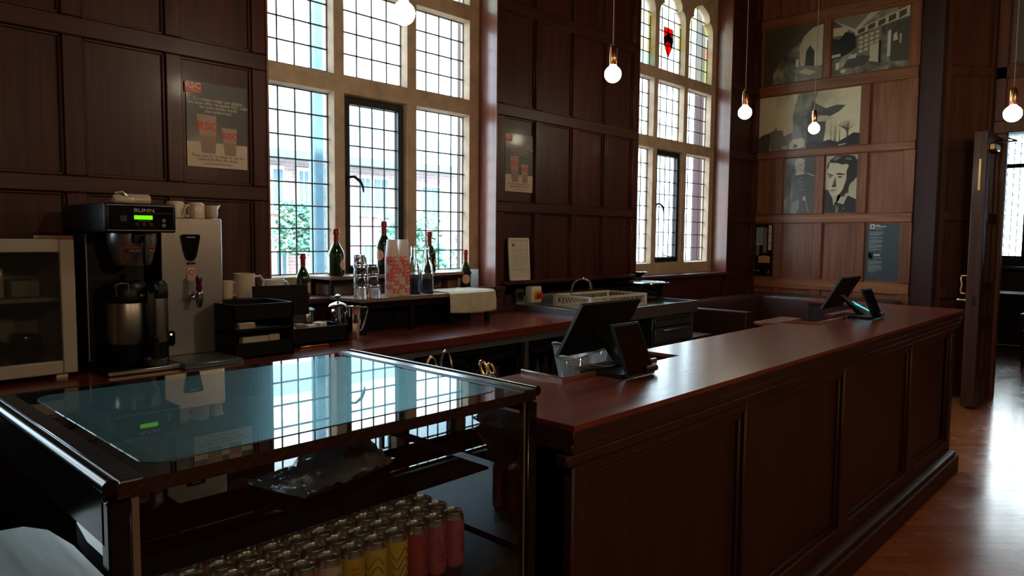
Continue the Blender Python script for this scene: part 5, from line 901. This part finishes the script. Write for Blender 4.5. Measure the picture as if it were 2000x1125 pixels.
# ---------------------------------------------------------------- booth seating
t = thing('leather_booth', 'dark brown leather booth running along the end wall and under the second window', 'booth seat', (7.4, 3.0, 0)); o_ = (7.4, 3.0, 0)
k = MB('leather', o_); k.box(8.05, 8.36, 2.16, 3.83, .40, .925, .05, 4); part('backrest', k, t); k = MB('leather', o_); k.box(6.25, 8.10, 3.58, 3.83, .40, .925, .05, 4); part('backrest', k, t); 
k = MB('leather', o_); k.box(7.55, 8.08, 2.16, 3.60, .28, .44, .04, 3); part('seat', k, t); k = MB('leather', o_); k.box(6.25, 7.56, 3.10, 3.60, .28, .44, .04, 3); part('seat', k, t); k = MB('bar_front', o_); k.box(7.6, 8.36, 2.2, 3.8, 0, .28); k.box(6.28, 7.6, 3.15, 3.8, 0, .28); part('plinth', k, t)
k = MB('bar_front', (6.15, 3.3, 0)); k.box(6.08, 6.20, 2.85, 3.83, 0, .90, .006); solo('booth_end_panel', k, 'dark wooden panel ending the booth beside the sink', 'panel', (6.15, 3.3, 0))
# ---------------------------------------------------------------- tills
def till(x, lab, glow):
    t = thing('touchscreen_till', lab, 'till', (x, 1.40, 1.10)); A, B = Vector((0, .20, .04)), Vector((0, .09, .233))   # screen edge points (bottom / top)
    d = (B - A).normalized(); n_ = Vector((0, d.z, -d.y)); W_ = .355; th = .008
    k = MB('black_matt')
    def slab(k, a, c, x0, x1, t0, t1): 
        vs = [p + n_ * s for s in (t0, t1) for p in (Vector((x0, a.y, a.z)), Vector((x1, a.y, a.z)), Vector((x1, c.y, c.z)), Vector((x0, c.y, c.z)))]; k.add(vs, [(0, 1, 2, 3), (7, 6, 5, 4), (0, 4, 5, 1), (1, 5, 6, 2), (2, 6, 7, 3), (3, 7, 4, 0)])
    slab(k, A, B, 0, W_, -th, th * .4); k.m('tablet_edge'); slab(k, A, B, -.0015, .0, -th, th * .4); part('screen_back', k, t); k = MB('black_gloss'); slab(k, A + d * .004, B - d * .004, .004, W_ - .004, th * .4, th * .55); part('touch_screen', k, t)
    k = MB('black'); p = A.lerp(B, .45); k.prism([(p.y, p.z), (p.y - .02, p.z - .012), (-.01, .012), (.04, .012)], .14, .21, 'X'); k.box(.0, .20, -.08, .12, .0, .012, .004); k.tube([(.10, -.10, .02), (.17, -.10, .02)], .012, 8); part('stand', k, t)
    k = MB('black'); k.add([(.005 + a, y + c, z) for a in (0, .155) for (y, z) in ((-.105, .005), (-.035, .172)) for c in (0, .012)], [(0, 1, 3, 2), (4, 6, 7, 5), (0, 4, 5, 1), (2, 3, 7, 6), (0, 2, 6, 4), (1, 5, 7, 3)]); part('customer_display', k, t)
    k = MB('black_gloss'); k.add([(.012 + a, y - .0015, z) for a in (0, .141) for (y, z) in ((-.103, .012), (-.038, .165))], [(0, 1, 3, 2)]); part('display_glass', k, t)
    k = MB('black_matt'); k.tube([(-.02, .06, .004), (-.05, .05, .012), (-.08, .03, .004), (-.085, .03, .005)], .004, 6); part('cable', k, t)
    if glow:
        k = MB('teal_glow')
        for a in (0, .012): k.tube([(.16, .07 - a, .085 - a), (.162, -.06 - a, .02 - a * .5)], .0022, 5)
        k.box(.13, .185, -.09, -.06, .014, .020, .002); k.box(.17, .19, -.10, -.04, .012, .03, .003); part('light_strip', k, t)
    return t
till(1.925, 'black touchscreen till with customer display at the near end of the bar', False)
till(4.42, 'black touchscreen till with cyan lit stand at the far end of the bar', True)
# buckets in the notch
t0 = thing('wine_bucket', 'clear oval wine bucket standing in the bar cut-out behind the near till', 'ice bucket', (2.035, 1.525, .881), 0, None)
def bucket(t, h, txt):
    k = MB('clear_plastic'); n = 32; vs = []; fs = []
    prof = [(.085, .055, 0), (.115, .07, h * .5), (.15, .085, h), (.155, .088, h + .003), (.145, .082, h)]
    for a, c, z in prof:
        for q in range(n): e = 2 * math.pi * q / n; vs.append((a * math.cos(e), c * math.sin(e), z + (.02 * math.cos(2 * e) if z > h * .9 else 0)))
    for i in range(len(prof) - 1):
        for q in range(n): q2 = (q + 1) % n; fs.append((i * n + q, i * n + q2, (i + 1) * n + q2, (i + 1) * n + q))
    fs.append(tuple(range(n))); k.add(vs, fs); part('bucket_wall', k, t); k = MB('white_plastic'); k.tube([(.153 * math.cos(e), .087 * math.sin(e), h + .004 + .02 * math.cos(2 * e)) for e in [2 * math.pi * q / 40 for q in range(40)]], .0022, 5, closed=True); part('rim', k, t, 'pale rim')
    if txt:
        k = MB('ink')
        for i, ch in enumerate(txt):
            e = -math.pi / 2 + (i - 4) * .10; text(k, ch, .017, (.149 * math.cos(e), .0875 * math.sin(e), h * .90), (1, 0, 0), (0, .25, .97), .0)
        part('lettering', k, t)
bucket(t0, .25, 'MASOTTINA')
t1 = thing('wine_bucket', 'clear wine bucket behind the lettered one, rim higher, in the aisle side of the bar', 'ice bucket', (2.24, 1.73, .90)); bucket(t1, .235, '')
k = MB('dark_grey', (2.28, 1.72, .88)); k.box(2.05, 2.5, 1.6, 1.85, .86, .899, .004); k.box(2.06, 2.10, 1.62, 1.66, 0, .86); k.box(2.45, 2.49, 1.62, 1.66, 0, .86); k.box(2.06, 2.10, 1.79, 1.83, 0, .86); k.box(2.45, 2.49, 1.79, 1.83, 0, .86); solo('speed_rail_table', k, 'dark low stand behind the bar carrying the rear wine bucket', 'stand', (2.28, 1.72, .88))
k = MB('paper_tan'); k.at((0, 0, 0), 0, R(-8), R(-28)); k.box(-.022, .022, -.003, .003, 0, .17, .002); solo('paper_strip', k, 'tan paper slip leaning in the lettered wine bucket', 'paper', (2.08, 1.50, .905))
k = MB('paper'); k.at((0, 0, 0), 0, R(-5), R(-20)); k.box(-.035, .035, -.004, .004, 0, .11, .002); solo('napkin', k, 'white folded napkin in the lettered wine bucket', 'napkin', (2.12, 1.485, .90))
# tongs and scoop on a service ledge behind the bar end
k = MB('dark_grey', (1.55, 1.72, .98)); k.box(1.40, 1.74, 1.60, 1.86, 1.0, 1.03, .004); k.box(1.42, 1.46, 1.80, 1.84, 0, 1.0); k.box(1.68, 1.72, 1.80, 1.84, 0, 1.0); k.box(1.42, 1.46, 1.62, 1.66, 0, 1.0); k.box(1.68, 1.72, 1.62, 1.66, 0, 1.0); solo('service_stand', k, 'dark service stand behind the near end of the bar', 'stand', (1.55, 1.72, .98))
for i, (x, y, s, hh, lab) in enumerate(((1.52, 1.80, 1.0, .12, 'small chrome tongs loop behind the display case, leftmost'), (1.535, 1.745, 1.5, .145, 'tall chrome tongs loop behind the display case'))):
    t = thing('serving_tongs', lab, 'tongs', (x, y, 1.03)); k = MB('chrome'); k.lathe([(.022, 0), (.024, .08 * s * .7), (.022, .085 * s * .7), (.02, .01)], 18, cap=False); part('holder_cup', k, t)
    k = MB('brass' if i == 0 else 'chrome'); pts = [(-.018, 0, .03), (-.020, 0, hh * .8), (-.012, 0, hh), (.002, 0, hh + .012), (.016, 0, hh), (.026, 0, hh * .75), (.030, 0, .03)]; k.tube(pts, .0045, 8); part('spring_loop', k, t)
t = thing('brass_scoop', 'brass coloured scoop handle behind the display case, beside the bar top', 'scoop', (1.64, 1.66, 1.03)); k = MB('brass'); k.lathe([(.03, 0), (.03, .07), (.027, .07), (.027, .004)], 18, cap=False); part('holder_cup', k, t)
k = MB('brass'); k.tube([(-.012 + .014 * math.cos(a), .012 * math.sin(a), .098 + .022 * math.sin(a)) for a in [e * math.pi / 8 for e in range(16)]], .005, 8, closed=True); k.tube([(-.012, 0, .078), (.005, 0, .03)], .006, 8); k.tube([(.022 + .012 * math.cos(a), .01 * math.sin(a), .092 + .016 * math.sin(a)) for a in [e * math.pi / 8 for e in range(16)]], .004, 8, closed=True); k.tube([(.022, 0, .076), (.01, 0, .03)], .005, 8); part('scoop_handle', k, t)
# ---------------------------------------------------------------- pendant lamps
def pendant(p, lab, mat='bulb', r=.052):
    t = thing('pendant_lamp', lab, 'pendant lamp', (p.x, p.y, p.z), 0, 'pendant lamps over the bar'); k = MB('cord'); k.tube([(0, 0, CZ - p.z), (0, 0, .165)], .0035, 6); part('cord', k, t)
    k = MB('copper'); k.lathe([(.006, .175), (.018, .165), (.0235, .155), (.0235, .06), (.020, .055)], 20); part('lamp_holder', k, t)
    k = MB('brass'); k.tube([(-.030, 0, .06), (-.031, 0, .155), (-.018, 0, .178), (0, 0, .182), (.018, 0, .178), (.031, 0, .155), (.030, 0, .06)], .0028, 6); part('wire_hanger', k, t)
    k = MB(mat); k.lathe([(.019, .060), (.024, .048)] + [(r * math.sin(a), r * math.cos(a)) for a in [R(25 + 155 * e / 12) for e in range(13)]], 24); part('glass_bulb', k, t, 'glowing round bulb'); return t
pendant(P3(788, 26, 1, 2.62), 'lit round bulb hanging in front of the first window, nearest pendant lamp', 'bulb_hot', .052)
pendant(P3(1197, 145, 1, 2.62), 'lit round bulb hanging in front of the pier between the windows', 'bulb')
pendant(P3(1455, 220, 1, 2.62), 'lit round bulb hanging right of the second window', 'bulb_hot')
pendant(P3(1590, 251, 1, 2.62), 'lit round bulb hanging in front of the smoking tower photograph', 'bulb')
pendant(P3(1978, 222, 0, 5.9), 'lit round bulb hanging above the doorway, rightmost pendant lamp', 'bulb_hot', .055)
for i, (x, y, z) in enumerate(((-.8, -1.6, 2.7), (1.6, -2.2, 2.7), (4.2, -1.9, 2.7))): pendant(Vector((x, y, z)), 'unseen bulb added for warm fill behind the camera, %s of three' % ('leftmost', 'middle', 'rightmost')[i], 'bulb_fill', .06)  # unseen bulbs added behind the camera as warm fill for the room
